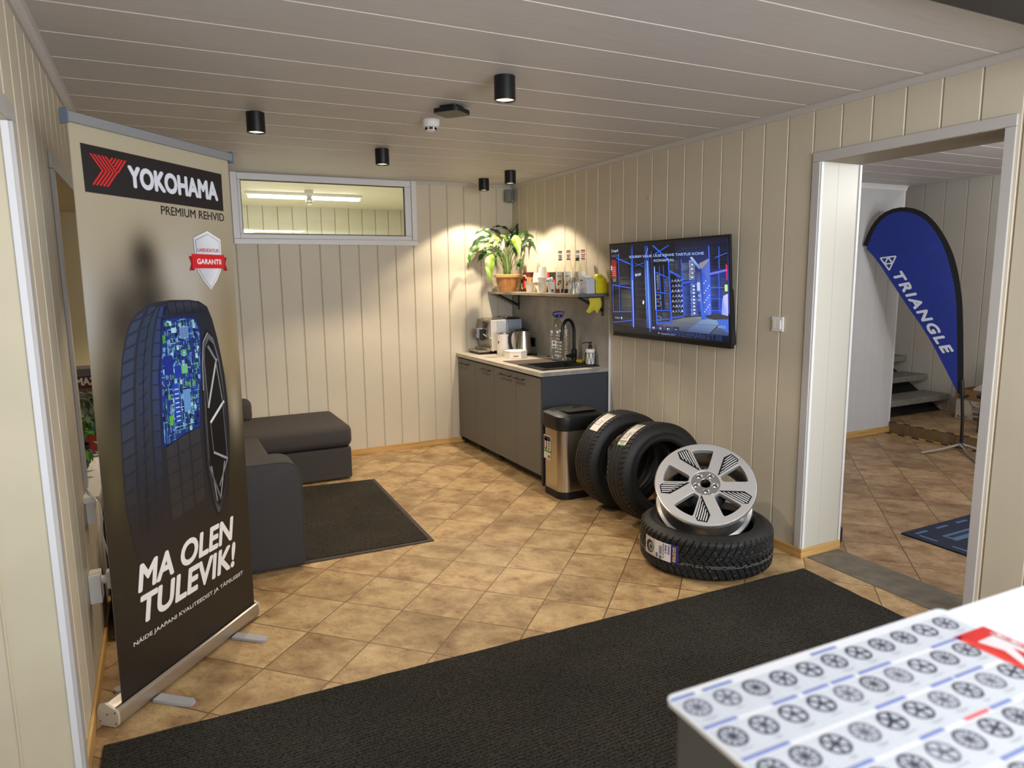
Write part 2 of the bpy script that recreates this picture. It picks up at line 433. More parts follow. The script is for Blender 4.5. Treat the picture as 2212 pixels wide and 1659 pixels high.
struct(MB().box(XR+.035, XR+.29, 1.70, 2.628, -.04, .004, .003).build('trim_7', THR))

# doorway in the left wall: casing and its reveal
t = MB()
t.box(XL, XL+.012, 2.402, 2.452, 0, 2.02, .002); t.box(XL, XL+.012, 1.15, 2.452, 2.021, 2.07, .002)
struct(t.build('trim_8', GREYTRIM))
t = MB(); t.box(XL-.016, XL+.002, 2.392, 2.40, 0, 2.018, .001); struct(t.build('trim_9', WHITE))
t = MB(); t.quad([(XL-.75,2.40,0),(XL,2.40,0),(XL,2.40,2.02),(XL-.75,2.40,2.02)])
t.quad([(XL-.75,1.2,2.02),(XL-.75,2.4,2.02),(XL,2.4,2.02),(XL,1.2,2.02)])
t.box(XL-.152, XL-.146, 2.394, 2.40, 0, 2.02)
struct(t.build('wall_reveal_left', mat('reveal_beige', rgb(204,193,166), .5, noise=.04, nscale=5), flat=True))

# window recess in the left wall with its casing and sill
OL = mat('recess_paint', rgb(196,184,148), .5)
x0, x1 = XL-.42, XL
t = MB()
t.quad([(x0,3.29,.73),(x1,3.29,.73),(x1,3.29,2.01),(x0,3.29,2.01)]); t.quad([(x0,5.2,.73),(x0,5.2,2.01),(x1,5.2,2.01),(x1,5.2,.73)])
t.quad([(x0,3.29,2.01),(x1,3.29,2.01),(x1,5.2,2.01),(x0,5.2,2.01)]); t.quad([(x0,3.29,.73),(x0,3.29,2.01),(x0,5.2,2.01),(x0,5.2,.73)])
struct(t.build('wall_recess_left', OL, flat=True))
t = MB(); t.box(XL,XL+.014,3.245,3.29,.75,2.01,.002); t.box(XL,XL+.014,3.245,5.245,2.011,2.07,.002); struct(t.build('trim_10', GREYTRIM))
t = MB(); t.box(XL-.42,XL+.055,3.19,5.25,.70,.728,.004); t.box(XL,XL+.035,3.24,3.262,.60,.70,.003)
struct(t.build('trim_11', WPLASTIC))
# soot coloured beam near the camera
struct(MB().box(.4, XR-.04, .92, 1.36, 2.335, ZC-.002, .004).build('trim_12', mat('dark_beam', rgb(48,45,44), .6)))

# interior window in the back wall
t = MB()
t.box(.59,2.145,YB-.02,YB-.001,1.872,1.915,.003); t.box(.59,.64,YB-.02,YB-.001,1.916,2.4392,.003); t.box(2.10,2.145,YB-.02,YB-.001,1.916,2.4392,.003)
win = struct(t.build('window_1', WHITE))
t = MB()
yy0, yy1 = YB-.01, YB+.045
for (a,b,c,d) in ((.641,2.099,1.917,1.955),(.641,2.099,2.385,2.4392),(.641,.665,1.956,2.384),(2.04,2.099,1.956,2.384)):
    t.box(a,b,yy0,yy1,c,d,.006,3)
for (a,b,c,d) in ((.666,2.039,1.956,1.962),(.666,2.039,2.378,2.384),(.666,.671,1.963,2.377),(2.034,2.039,1.963,2.377)):
    t.box(a,b,yy0+.02,yy0+.03,c,d,mi=1)
t.build('window_frame', [WHITE, BLACKP], win)
def clear_mat(name, tint=(.94,.95,.95), edge=.35, base=.03, rough=.04):
    m = bpy.data.materials.new(name); m.use_nodes = True; nt = m.node_tree; N = nt.nodes; L = nt.links
    N.remove(N['Principled BSDF']); tr = N.new('ShaderNodeBsdfTransparent'); tr.inputs[0].default_value = (*tint,1)
    gl = N.new('ShaderNodeBsdfGlossy'); gl.inputs['Roughness'].default_value = rough; gl.inputs['Color'].default_value = (.95,.96,.97,1)
    lw = N.new('ShaderNodeLayerWeight'); lw.inputs[0].default_value = edge
    ma = N.new('ShaderNodeMath'); ma.operation = 'ADD'; ma.operation = 'MULTIPLY_ADD'; ma.inputs[1].default_value = .55; ma.inputs[2].default_value = base; ma.use_clamp = True; L.new(lw.outputs['Fresnel'], ma.inputs[0])
    mx = N.new('ShaderNodeMixShader'); L.new(ma.outputs[0], mx.inputs[0]); L.new(tr.outputs[0], mx.inputs[1]); L.new(gl.outputs[0], mx.inputs[2]); L.new(mx.outputs[0], N['Material Output'].inputs[0])
    return m
GLASS = clear_mat('window_glass', (.97,.98,.96), .12, .02, .01)
MB().box(.667,2.038,YB+.014,YB+.018,1.957,2.383).build('window_pane', GLASS, win)
# the room behind the window
BW = mat('backroom_wall', rgb(220,216,196), .6)
panel_wall('wall_backroom', lambda u, z, d: (u, 10.5+d, z), -1.5, 5, 1.2, 2.6, .2, .2, (), (BW, OL))
struct(MB().box(-1.5,5,YB+.06,10.5,2.6,2.62).build('ceiling_backroom', mat('backroom_ceiling', rgb(222,216,196), .6, noise=.1, nscale=4, nstretch=(1,12,1)), flat=True))
struct(MB().box(-1.5,-1.48,YB+.06,10.5,1.2,2.6).box(4.2,4.22,YB+.06,10.5,1.2,2.6).build('wall_backroom_sides', BW, flat=True))
struct(MB().box(-1.5,5,YB+.06,10.5,1.18,1.2).build('floor_backroom', BW, flat=True))
TUBE = mat('lit_tube', (1,1,1), .4, emit=(1,.99,.93), estr=5)
fx = thing('fluorescent_light', 'lit twin tube ceiling light seen through the interior window', 'light', (1.68,8.83,2.6))
MB().box(1.0,2.36,8.78,8.88,2.565,2.6,.004).build('housing', WPLASTIC, fx)
for yy in (8.80,8.86): MB().tube([(1.03,yy,2.545),(2.33,yy,2.545)], .014, 10).build('tube', TUBE, fx)
bl = thing('bulb_lamp', 'bare round bulb in a white lampholder behind the window', 'lamp', (1.66,8.5,2.6))
MB().lathe([(.05,2.6),(.05,2.56),(.03,2.55),(.03,2.52)], 20, M=Matrix.Translation((1.66,8.5,0))).build('lampholder', WPLASTIC, bl)
MB().lathe([(.02,2.52),(.035,2.50),(.042,2.475),(.035,2.445),(.012,2.432)], 20, M=Matrix.Translation((1.66,8.5,0))).build('bulb', mat('bulb_glass', rgb(230,228,215), .1, trans=.3), bl)
l4 = thing('pane_reflection', 'thin lit bars added for the reflections at the left end of the window', 'light', (.95,8.6,2.08))  # added glowing bars stand in for reflections in the pane
MB().box(.6,1.04,8.5,8.52,2.03,2.15,.003).build('housing', BW, l4)
for i, (b_, L_) in enumerate(((2.125,1.02),(2.098,1.02),(2.07,.90),(2.045,.90))):
    MB().tube([(.62,8.485,b_),(L_,8.485,b_-.004)], .0055, 8).build('tube', TUBE, l4)

# ------------------------------------------------------------------ hall beyond the doorway
HWB = mat('hall_wall_beige', rgb(206,199,187), .5, noise=.03, nscale=3); HW = mat('hall_wall', rgb(200,201,204), .5, noise=.03, nscale=3)
panel_wall('wall_hall_partition', lambda u, z, d: (u, 4.467+d, z), XR+.3, 6.46, 0, 2.39, 4.2, .19, (), (HW, mat('hall_groove', rgb(214,216,220), .5), HW), .005, .004)
struct(MB().box(6.44,6.462,4.4655,4.477,.10,2.39,.002).box(6.462,6.472,4.478,6.9,.1,3.0).build('trim_13', WHITE))
panel_wall('wall_hall_far', lambda u, z, d: (7.5+d, u, z), -.6, 6.9, 0, 3.0, .1, .232, (), (HWB, HWB, mat('hall_groove_dark', rgb(150,142,126), .6)), .006, .006)
struct(MB().box(6.472,7.5,6.9,6.92,0,3.0).build('wall_hall_end', HW, flat=True))
struct(MB().box(XR+.3,7.5,-.62,-.6,0,3.0).build('wall_hall_south', HW, flat=True))
struct(MB().box(6.47,7.5,-.6,6.9,3.0,3.02).build('ceiling_stairwell', HW, flat=True))
# tiled platform with riser tiles
t = MB(); t.box(6.45,7.5,-.6,6.9,-.05,.10); pl = struct(t.build('floor_platform', FLOORH, flat=True))
t = MB()
yy = 4.46
RT_ = mat('riser_tile', rgb(120,98,72), .45, noise=.25, nscale=9)
for k in range(8):
    t.box(6.444,6.4495,yy-.215,yy-.004,.004,.094,.001); yy -= .219
struct(t.build('trim_14', RT_))
# staircase: concrete treads, open risers
CONC = mat('concrete_tread', rgb(122,120,110), .8, noise=.18, nscale=25, bump=.2)
st = thing('staircase', 'grey concrete open staircase climbing behind the hall partition', 'stairs', (7.0,4.6,.1))
for k in range(5):
    zt = .292+.18*k; y0 = 4.505+.26*k
    MB().box(6.474,7.488,y0,y0+.30,zt-.06,zt,.006).build('tread', CONC, st)
MB().prism([(4.60,.102),(4.63,.102),(6.0,1.02),(6.0,1.06)], 6.475, 7.488, lambda u, v, h: (h,u,v)).build('under_shade', mat('stair_shade', rgb(30,28,26), .9), st)  # dark sheet added for the shade beneath the treads
MB().prism([(4.62,.10),(4.74,.10),(5.9,.86),(5.9,1.0)], 6.60, 6.66, lambda u, v, h: (h,u,v)).build('stringer', BLACKM, st)
MB().prism([(4.62,.10),(4.74,.10),(5.9,.86),(5.9,1.0)], 7.30, 7.36, lambda u, v, h: (h,u,v)).build('stringer', BLACKM, st)

# hazard tapes
def hazard(name, label, fn, L, w, seed):
    a = Art(fn, .001); rnd = random.Random(seed); n = int(L/.07)
    for i in range(n):
        u = i*L/n; du = L/n; s = w*.9
        j = [rnd.uniform(-.006,.006) for _ in range(2)]
        a.poly([(u,0+j[0]),(u+du,0+j[1]),(u+du-s,w+j[1]),(u-s,w+j[0])], (188,150,48) if i % 2 else (38,35,32), 1)
    return tag(a.build(name, PRINT), label, 'tape')
hazard('hazard_tape', 'yellow and black striped tape along the upper edge of the platform', lambda u, v, h: Vector((6.440+v*1.2, 4.45-u, .1015+h)), 2.2, .03, 1)
hazard('hazard_tape', 'yellow and black striped tape on the floor at the foot of the platform', lambda u, v, h: Vector((6.36+v, 4.44-u, .0005+h)), 2.2, .055, 2)

# blue mat in the hall
hm = thing('logo_mat', 'dark blue doormat with pale blue lettering on the hall floor', 'mat', (4.4,2.15,0))
MB().box(3.94,5.14,1.70,2.60,.001,.009,.003).build('pile', mat('blue_pile', rgb(30,38,58), .9, noise=.2, nscale=200), hm)
a = Art(lambda u, v, h: Vector((3.94+u, 2.60-v, .0092+h)))
BL = (74,104,140)
for r_ in [(.06+.2*k,.045,.17+.2*k,.065) for k in range(5)]+[(.045,.08+.2*k,.065,.19+.2*k) for k in range(4)]:
    Art(a.fn).rect(*r_, BL).build('border_dash', PRINT, hm)
a.rect(.16,.15,.62,.24,BL); a.rect(.18,.17,.60,.20,(30,38,58),2); a.build('panel_band', PRINT, hm); a = Art(a.fn); a.text('BO', .2,.32,.9,.78,BL,1,bold=.04)
a.build('lettering', PRINT, hm)

# feather flag
fb = thing('feather_flag', 'blue teardrop flag with white lettering on a black pole in the hall', 'flag', (6.30,3.68,0))
bx, by = 6.32, 3.665
tn = Vector((.866,.5,0)); tt = Vector((.5,-.866,0))
ks = 6.32/6.42
def ff(u, v, h=0):   # flag plane: u along the flag, v up
    return Vector((bx,by,0)) + tt*(u*ks) + Vector((0,0,1.58+(v-1.58)*ks)) - tn*(h + .015*math.sin(u*6+v*2))
outer = [(-.922,1.825),(-.907,1.855),(-.88,1.956),(-.831,2.055),(-.76,2.127),(-.687,2.158),(-.603,2.167),(-.509,2.149),(-.414,2.096),(-.327,2.0),(-.248,1.871),(-.184,1.732),(-.139,1.582),(-.107,1.433),(-.085,1.295),(-.063,1.063),(-.036,.712),(-.021,.475)]
inner = [(-.882,1.805),(-.868,1.855),(-.848,1.93),(-.800,2.03),(-.742,2.095),(-.676,2.124),(-.60,2.129),(-.515,2.105),(-.436,2.058),(-.366,1.984),(-.290,1.862),(-.232,1.725),(-.187,1.575),(-.150,1.43),(-.130,1.29),(-.108,1.062),(-.080,.709),(-.066,.478)]
low = [(-.893,1.806),(-.823,1.737),(-.755,1.64),(-.668,1.506),(-.503,1.254),(-.388,1.089),(-.295,.937),(-.178,.715),(-.073,.507)]
t = MB()
n_ = 40
def samp(P, s):
    d = [0]
    for p, q in zip(P, P[1:]): d.append(d[-1]+math.hypot(q[0]-p[0], q[1]-p[1]))
    x = s*d[-1]
    for i in range(len(P)-1):
        if x <= d[i+1]+1e-9:
            k = (x-d[i])/(d[i+1]-d[i]); return (P[i][0]+(P[i+1][0]-P[i][0])*k, P[i][1]+(P[i+1][1]-P[i][1])*k)
    return P[-1]
def smooth(P, s, e=.03):
    q = [samp(P, max(0, min(1, s+d))) for d in (-e,-e/2,0,e/2,e)]
    return (sum(a for a, _ in q)/5, sum(b for _, b in q)/5)
def cloth(s, r):
    r = -.05+1.05*r
    a = smooth(inner, s); b = smooth(low, s); return ff(a[0]+(b[0]-a[0])*r, a[1]+(b[1]-a[1])*r)
t.grid(cloth, n_, 10)
t.build('flag_cloth', mat('blue_cloth', rgb(24,46,140), .7, noise=.08, nscale=12), fb)
t = MB(); t.grid(lambda s, r: (lambda a, b: ff(a[0]+(b[0]-a[0])*r, a[1]+(b[1]-a[1])*r, .002))(smooth(outer,s,.02), smooth(inner,s,.02)), n_, 2)
t.build('pole_sleeve', mat('black_cloth', rgb(17,16,20), .8), fb)
a = Art(lambda u, v, h: ff(u, v, .004+h), .0006)
# emblem: triangle outline split by an inner triangle
WH = (214,222,240)
T0, T1, T2 = (-.762,1.712), (-.634,1.726), (-.682,1.600)
mid = lambda p, q: ((p[0]+q[0])/2, (p[1]+q[1])/2)
for p, q in ((T0,T1),(T1,T2),(T2,T0),(mid(T0,T1),mid(T1,T2)),(mid(T1,T2),mid(T2,T0)),(mid(T2,T0),mid(T0,T1))): a.line(p, q, .013, WH)
a.build('emblem', PRINT, fb); a = Art(lambda u, v, h: ff(u, v, .004+h), .0006)
# lettering runs down along the lower edge
P0, P1 = Vector((-.655,1.552)), Vector((-.192,.826)); ax = (P1-P0); Ls = ax.length; ax.normalize(); ay = Vector((-ax.y, ax.x))
a.fn = lambda u, v, h: ff(*(P0+ax*u+ay*v), .004+h)
a.text('TRIANGLE', 0, 0, Ls, .088, WH, 2, bold=.05, shear=.25, spacing=1.25)
a.build('lettering', PRINT, fb)
MB().tube([ff(-.006,.03),ff(-.012,.25),ff(-.03,.48)], .0135, 10).tube([ff(-.03,.48),ff(-.045,.62)], .02, 10).build('pole', BLACKM, fb)
t = MB(); c = ff(-.006,.03)
for dx, dy in ((-.44,.08),(-.33,-.33),(.06,.09),(.07,-.35)): t.tube([c, (c.x+dx*.5, c.y+dy*.5, .025), (c.x+dx, c.y+dy, .010)], [.014,.012,.010], 8)
t.build('cross_base', ALU, fb)
MB().tube([ff(-.06,.475),ff(-.02,.46),ff(.02,.48)], .012, 8).build('clip', BLACKP, fb)

# cardboard box with things in it, on the platform
CARD = mat('cardboard', rgb(142,106,70), .8, noise=.08, nscale=10); CARDW = mat('white_card', rgb(196,186,172), .7)
cb = thing('cardboard_box', 'open carton with white printed lower half on the hall platform', 'box', (7.3,4.0,.1))
MB().box(7.20,7.48,3.75,4.27,.101,.30,.003).build('carton', CARDW, cb)
t = MB(); t.box(7.195,7.203,3.74,4.28,.30,.405); t.box(7.203,7.477,3.742,3.75,.30,.40); t.box(7.203,7.477,4.27,4.278,.30,.40); t.box(7.477,7.484,3.74,4.28,.30,.40); t.box(7.204,7.476,3.752,4.268,.298,.302)
t.build('carton_rim', CARD, cb)
a = Art(lambda u, v, h: Vector((7.1985-h, 4.27-u, .101+v)))
a.text('ArtGr', .02,.012,.13,.038,(40,36,34)); a.text('QUAL', .20,.16,.36,.185,(120,100,80),shear=.3); a.rect(.16,.10,.32,.14,(150,140,128)); a.rect(.17,.055,.32,.082,(90,84,78)); a.rect(.18,.005,.34,.035,(110,80,66))
for k in range(7): a.rect(.172+.021*k,.057,.18+.021*k,.08,(150,144,136),2)
a.path([(.13,.195),(.15,.16),(.19,.13)], .008, (120,100,80))
a.build('box_print', PRINT, cb)
tag(MB().prism([(3.86,.303),(4.16,.303),(4.16,.41),(4.13,.43),(4.07,.47),(3.98,.55),(3.86,.64),(3.84,.60)], 7.28, 7.31, lambda u, v, h: (h,u,v), bev=.004).build('polystyrene_insert', mat('foam', rgb(206,204,196), .8)), 'white moulded packing piece sticking up out of the hall carton', 'packing')
t = MB(); t.box(7.33,7.46,3.78,4.06,.304,.60,.04,3); t.box(7.34,7.45,3.82,4.0,.50,.70,.05,3)
tag(t.build('folded_jacket', mat('dark_jacket', rgb(36,44,56), .9, noise=.2, nscale=10)), 'dark blue bundle of cloth stuffed in the hall carton', 'jacket')
tag(MB().box(7.462,7.472,4.03,4.16,.303,.56,.002).build('brown_board', mat('brown_board', rgb(78,50,36), .5)), 'small dark brown board standing at the back of the hall carton', 'board')
bs = thing('black_stool', 'black plastic stool cut off by the right door casing', 'stool', (6.8,3.70,.1))
t = MB(); t.lathe([(.15,.42),(.165,.425),(.165,.44),(.15,.45)], 24, M=Matrix.Translation((6.8,3.66,0))); t.build('seat', BLACKP, bs)
for k in range(4):
    an = PI/4+k*PI/2; MB().tube([(6.8+.12*math.cos(an),3.66+.12*math.sin(an),.42),(6.8+.13*math.cos(an),3.66+.13*math.sin(an),.10)], .016, 8).build('leg', BLACKP, bs)
tb = MB(); tb.box(XR+.32,XR+.36,2.66,2.76,.0,.05,.004); struct(tb.build('trim_15', mat('plinth_tile', rgb(96,72,60), .5)))
tag(MB().lathe([(.03,0),(.035,.01),(.035,.09),(.02,.11)], 16, M=Matrix.Translation((XR+.37,2.70,.0))).build('door_stop', BLACKP), 'small black door stop beside the doorway plinth', 'door stop')

# ------------------------------------------------------------------ roll-up banner
BA = Vector((-.237,2.695,0)); BT = Vector((.6510,.7591,0)); BN = Vector((.7591,-.6510,0))
def bw(u, v, d=0): return BA + BT*u + BN*d + Vector((0,0,v))
bn = thing('roll_up_banner', 'tall black and beige roll-up banner with a tyre picture on an aluminium foot', 'banner', tuple(bw(.42,0,-.04)))
# foot cassette: rounded profile swept along the banner
prof = [(-.004,.012),(0,.03),(-.001,.055),(-.006,.066),(-.014,.070),(-.014,.062),(-.022,.062),(-.022,.072),(-.05,.088),(-.075,.080),(-.086,.055),(-.086,.012),(-.07,.004),(-.015,.004)]
MB().prism(prof, .0, .845, lambda d, z, u: bw(u, z, d)).build('foot_cassette', mat('satin_alu', rgb(196,188,178), .38, .9), bn)
for u0, u1 in ((-.010,-.0005),(.8455,.855)):
    pr2 = [(d*1.04+.001, z*1.03) for d, z in prof if not (.0605 < z < .0725 and -.023 < d < -.010)]
    t = MB(); t.prism(pr2, u0, u1, lambda d, z, u: bw(u, z, d))
    uo = u0 if u0 < 0 else u1
    for d, z in ((-.012,.06),(-.078,.02),(-.01,.018),(-.045,.05)):
        p = bw(uo, z, d); t.box(-.002,.002,-.002,.002,-.002,.002, M=Matrix.Translation(p), mi=1)
    t.build('end_cap', [mat('cap_plastic', rgb(186,178,164), .4), BLACKM], bn)
for u, d0, d1 in ((.175,.002,.165),(.655,.002,.165),(.19,-.088,-.2)):
    t = MB(); P = [(u-.022,d0),(u+.022,d0),(u+.022,d1-.02 if d1>0 else d1+.02),(u+.012,d1),(u-.012,d1),(u-.022,d1-.02 if d1>0 else d1+.02)]
    t.prism(P, .001, .012, lambda a, b, h: bw(a, h, b)); t.build('foot', mat('foot_metal', rgb(186,186,192), .35, .2), bn)
def fl_u(s, v):   # left/right cloth edge with the slight lean seen in the photo
    k = (v-.05)/2.05; l = .032+.024*k; r = .838+.037*k; return l+(r-l)*s
def fw(u, v, h=0): return bw(u, v, -.018+h)
def mixc(a, b, k): k = max(0, min(1, k)); return tuple(x+(y-x)*k for x, y in zip(a, b))
def bgcol(u, v):
    g = lambda cu, cv, su, sv: math.exp(-((u-cu)/su)**2-((v-cv)/sv)**2)
    stops = [(2.11,(208,197,170)),(1.75,(200,187,160)),(1.45,(190,175,148)),(1.25,(172,155,124)),(1.05,(112,100,72)),(.92,(78,68,46)),(.75,(66,58,42)),(.55,(50,45,36)),(.3,(38,35,31)),(0,(34,31,29))]
    for (a, ca), (b, cb_) in zip(stops, stops[1:]):
        if v >= b: c = mixc(cb_, ca, (v-b)/(a-b)); break
    W = (226,222,218)
    c = mixc(c, W, .75*g(.50,1.60,.10,.13)); c = mixc(c, W, .45*g(.24,1.56,.07,.08)); c = mixc(c, (214,212,208), .85*g(.05,1.47,.10,.20))
    c = mixc(c, W, .5*g(.60,1.50,.06,.30)); c = mixc(c, (206,196,176), .8*g(.80,1.02,.045,.16)); c = mixc(c, (150,128,84), .5*g(.80,1.33,.06,.25))
    D = (62,55,44)
    c = mixc(c, D, .95*g(.335,1.66,.062,.085)); c = mixc(c, D, .95*g(.335,1.50,.10,.13)); c = mixc(c, D, .9*g(.22,1.42,.10,.16))
    c = mixc(c, (58,54,40), .85*g(.14,1.16,.075,.20)); c = mixc(c, (46,42,34), .7*g(.25,.8,.5,.15))
    c = mixc(c, (120,108,66), .45*g(.10,.85,.05,.12))
    if v < .5:
        k = random.random(); c = tuple(x*(.9+.25*k) for x in c)
    return tuple(x*.83 for x in c)
a = Art(lambda s, v, h: fw(fl_u(s, v), v, h))
NU, NV = 44, 110
for i in range(NU):
    for j in range(NV):
        s0, s1, v0, v1 = i/NU, (i+1)/NU, .05+2.05*j/NV, .05+2.05*(j+1)/NV
        a.poly([(s0,v0),(s1,v0),(s1,v1),(s0,v1)], [bgcol(fl_u(s,v),v) for s, v in ((s0,v0),(s1,v0),(s1,v1),(s0,v1))], 0)
# printing (u,v on the cloth)
a.fn_ = a.fn; a.fn = lambda u, v, h: fw(u, v, h); ST = a
a.poly([(.096,2.035),(.824,2.031),(.821,1.876),(.098,1.878)], (30,27,29), 1)
RED = (206,38,44)
w = .0088
tops = [.134,.150,.166,.182,.198]; elb = [.180,.196,.211,.226,.241]; bots = [.134,.149,.164,.179,.194]
for tx, ex, bx_ in zip(tops, elb, bots):
    for s, e in (((tx,2.007),(ex,1.957)),((ex,1.957),(bx_,1.905))):
        a.poly([(s[0]-w/2,s[1]),(s[0]+w/2,s[1]),(e[0]+w/2,e[1]),(e[0]-w/2,e[1])], RED, 2)
for k, (tx, ez) in enumerate(((.228,1.993),(.243,1.985),(.258,1.977),(.272,1.968),(.287,1.957))):
    ex = tx-(2.006-ez)*.86
    a.poly([(tx-w/2,2.006),(tx+w/2,2.006),(ex+w/2,ez),(ex-w/2,ez)], RED, 2)
a.text('YOKOHAMA', .293,1.914,.791,1.993,(214,216,228),2,bold=.045)
a.text('PREMIUM REHVID', .443,1.832,.821,1.865,(34,30,28),2,bold=.012)
SH = [(.614,1.755),(.703,1.786),(.786,1.755),(.784,1.69),(.773,1.621),(.742,1.58),(.699,1.541),(.655,1.580),(.625,1.621),(.614,1.69)]
a.poly([(.700+(u-.700)*1.02,1.66+(v-1.66)*1.012) for u, v in SH], (60,60,64), 1)
a.poly(SH, [(206,206,210) if u < .7 else (232,232,236) for u, v in SH], 2)
IN = [(.7+(u-.7)*.86,1.664+(v-1.664)*.88) for u, v in SH]
a.poly([(.7+(u-.7)*.885,1.664+(v-1.664)*.895) for u, v in SH], (88,88,94), 3)
a.poly(IN, [(196,199,208) if u < .69 else (226,229,238) for u, v in IN], 4)
a.poly([(.576,1.679),(.605,1.680),(.605,1.623),(.575,1.622),(.588,1.651)], (150,24,28), 5); a.poly([(.790,1.680),(.818,1.679),(.805,1.651),(.818,1.623),(.790,1.622)], (150,24,28), 5)
a.poly([(.595,1.689),(.801,1.689),(.798,1.632),(.595,1.631)], (210,32,38), 6)
a.text('LAIENDATUD', .632,1.699,.768,1.713,(186,40,44),6,bold=.015); a.text('GARANTII', .622,1.648,.776,1.670,(244,240,240),8,bold=.03)
# picture of the tyre
TL = [(.158,.600),(.138,.75),(.137,.85),(.141,.95),(.148,1.06),(.155,1.14),(.166,1.219),(.184,1.307),(.210,1.381),(.241,1.44),(.281,1.471),(.333,1.494),(.386,1.504),(.454,1.508),(.562,1.505),(.622,1.496),(.666,1.473),(.692,1.419),(.716,1.337),(.732,1.26),(.747,1.17),(.754,1.074),(.754,.962),(.742,.822),(.727,.70),(.702,.55),(.640,.50),(.4,.44),(.2,.46)]
def tc_(u, v):
    k = max(0, min(1, (v-.55)/.75)); return mixc((36,33,33), (40,46,62) if u < .35 else (34,36,46), k)
a.poly(TL, [tc_(u, v) for u, v in TL], 1)
def L_(pts, w, c, lay=2): a.path(pts, w, c, lay)
bands = [(.18,(50,62,86)),(.27,(46,58,84)),(.355,(44,58,96))]
# ribs left of the main groove: slanted blocks
def edge(v):   # left outline at height v
    for p, q in zip(TL[:12], TL[1:13]):
        if p[1] <= v <= q[1]: return p[0]+(q[0]-p[0])*(v-p[1])/(q[1]-p[1])
    return .16
g1 = [(.19,.60),(.196,.70),(.202,.834),(.216,1.049),(.233,1.209),(.253,1.322),(.287,1.421),(.34,1.490)]
g2 = [(.262,.60),(.272,.70),(.288,.809),(.299,1.031),(.310,1.173),(.331,1.314),(.355,1.406),(.399,1.497)]
def at(P, v):
    for p, q in zip(P, P[1:]):
        if p[1] <= v <= q[1]: return p[0]+(q[0]-p[0])*(v-p[1])/(q[1]-p[1])
    return P[-1][0] if v > P[-1][1] else P[0][0]
v = .64; k = 0
while v < 1.47:
    dv = .062-.02*max(0,(v-1.0)/.5); f = max(0, min(1, (v-.62)/.55))
    c1 = mixc((38,36,36), (54,66,92), f); c2 = mixc((35,33,34), (48,60,84), f)
    a.poly([(edge(v)+.004,v),(at(g1,v)-.008,v+.012),(at(g1,v+dv)-.008,v+dv+.004),(edge(v+dv)+.004,v+dv-.010)], c1, 2)
    a.poly([(at(g1,v)+.004,v),(at(g2,v)-.006,v),(at(g2,v+dv)-.006,v+dv),(at(g1,v+dv)+.004,v+dv)], c2, 2)
    m_ = (at(g1,v)+at(g2,v))/2
    L_([(m_-.02,v+dv*.3),(m_+.004,v+dv*.42),(m_+.022,v+dv*.75)], .003, (24,25,32), 3); L_([(m_,v),(at([(p[0]+.04,p[1]) for p in g1],v+dv),v+dv)], .0035, (24,25,32), 3)
    a.poly([(at(g2,v)+.005,v+.006),(at(g2,v)+.040,v+.006),(at(g2,v+dv)+.040,v+dv),(at(g2,v+dv)+.005,v+dv)], mixc((34,33,34),(48,64,108),f), 2)
    if v < .98:
        for q in range(3): a.poly([(.36+q*.07,v+.006+.01*q),(.42+q*.07,v+.014+.01*q),(.42+q*.07,v+dv+.008+.01*q),(.36+q*.07,v+dv+.01*q)], mixc((48,46,46),(56,58,68),f), 2)
    v += dv; k += 1
a.poly([(.42,1.497),(.56,1.499),(.63,1.485),(.655,1.455),(.60,1.452),(.40,1.447)], [(42,48,66),(56,60,72),(50,54,64),(26,27,33),(20,22,34),(26,32,54)], 2)
for q in range(5): L_([(.43+q*.045,1.50),(.44+q*.047,1.45)], .004, (22,23,30), 3)
# glowing circuit board window
CQ = [(.40,1.433),(.502,1.437),(.575,1.429),(.606,1.385),(.600,1.233),(.578,1.131),(.560,.985),(.47,.975),(.375,.95),(.352,.955),(.356,1.048),(.362,1.214),(.384,1.332)]
a.poly([(.47+(u-.47)*1.10,1.2+(v-1.2)*1.03) for u, v in CQ], (24,34,88), 2)
a.poly(CQ, [(28,54,128) for _ in CQ], 3)
def inq(u, v):
    c = False; n = len(CQ); j = n-1
    for i in range(n):
        if (CQ[i][1] > v) != (CQ[j][1] > v) and u < (CQ[j][0]-CQ[i][0])*(v-CQ[i][1])/(CQ[j][1]-CQ[i][1])+CQ[i][0]: c = not c
        j = i
    return c
rc = random.Random(3); PALN = [(150,206,236),(110,172,222),(22,60,160),(16,30,90),(16,22,52),(170,218,236),(40,90,190),(80,160,80),(18,28,70),(24,50,130)]
cnt = 0
while cnt < 900:
    u, v = rc.uniform(.35,.605), rc.uniform(.95,1.435); ww, hh = rc.choice([(.0022,.035),(.022,.002),(.006,.006),(.035,.0022),(.002,.025),(.014,.018),(.003,.012),(.0022,.05)])
    if all(inq(u+x, v+y) for x, y in ((0,0),(ww,0),(ww,hh),(0,hh))):
        a.rect(u,v,u+ww,v+hh,rc.choice(PALN),4+cnt//450); cnt += 1
for (u,v,ww,hh,c_) in ((.385,1.22,.05,.075,(20,44,140)),(.44,1.20,.04,.05,(22,56,160)),(.425,1.02,.03,.16,(28,72,176)),(.478,1.06,.04,.09,(96,146,206)),(.48,1.215,.035,.03,(104,190,130)),(.39,1.02,.02,.04,(84,170,70)),(.487,1.355,.05,.045,(150,190,230)),(.44,1.38,.028,.02,(170,220,240)),(.39,1.345,.014,.03,(70,160,60))):
    a.rect(u,v,u+ww,v+hh,c_,6)
for q in range(8): a.rect(.490+q*.006,1.357,.493+q*.006,1.398,(40,70,150),7); a.rect(.43,1.03+q*.018,.452,1.034+q*.018,(200,226,244),7)
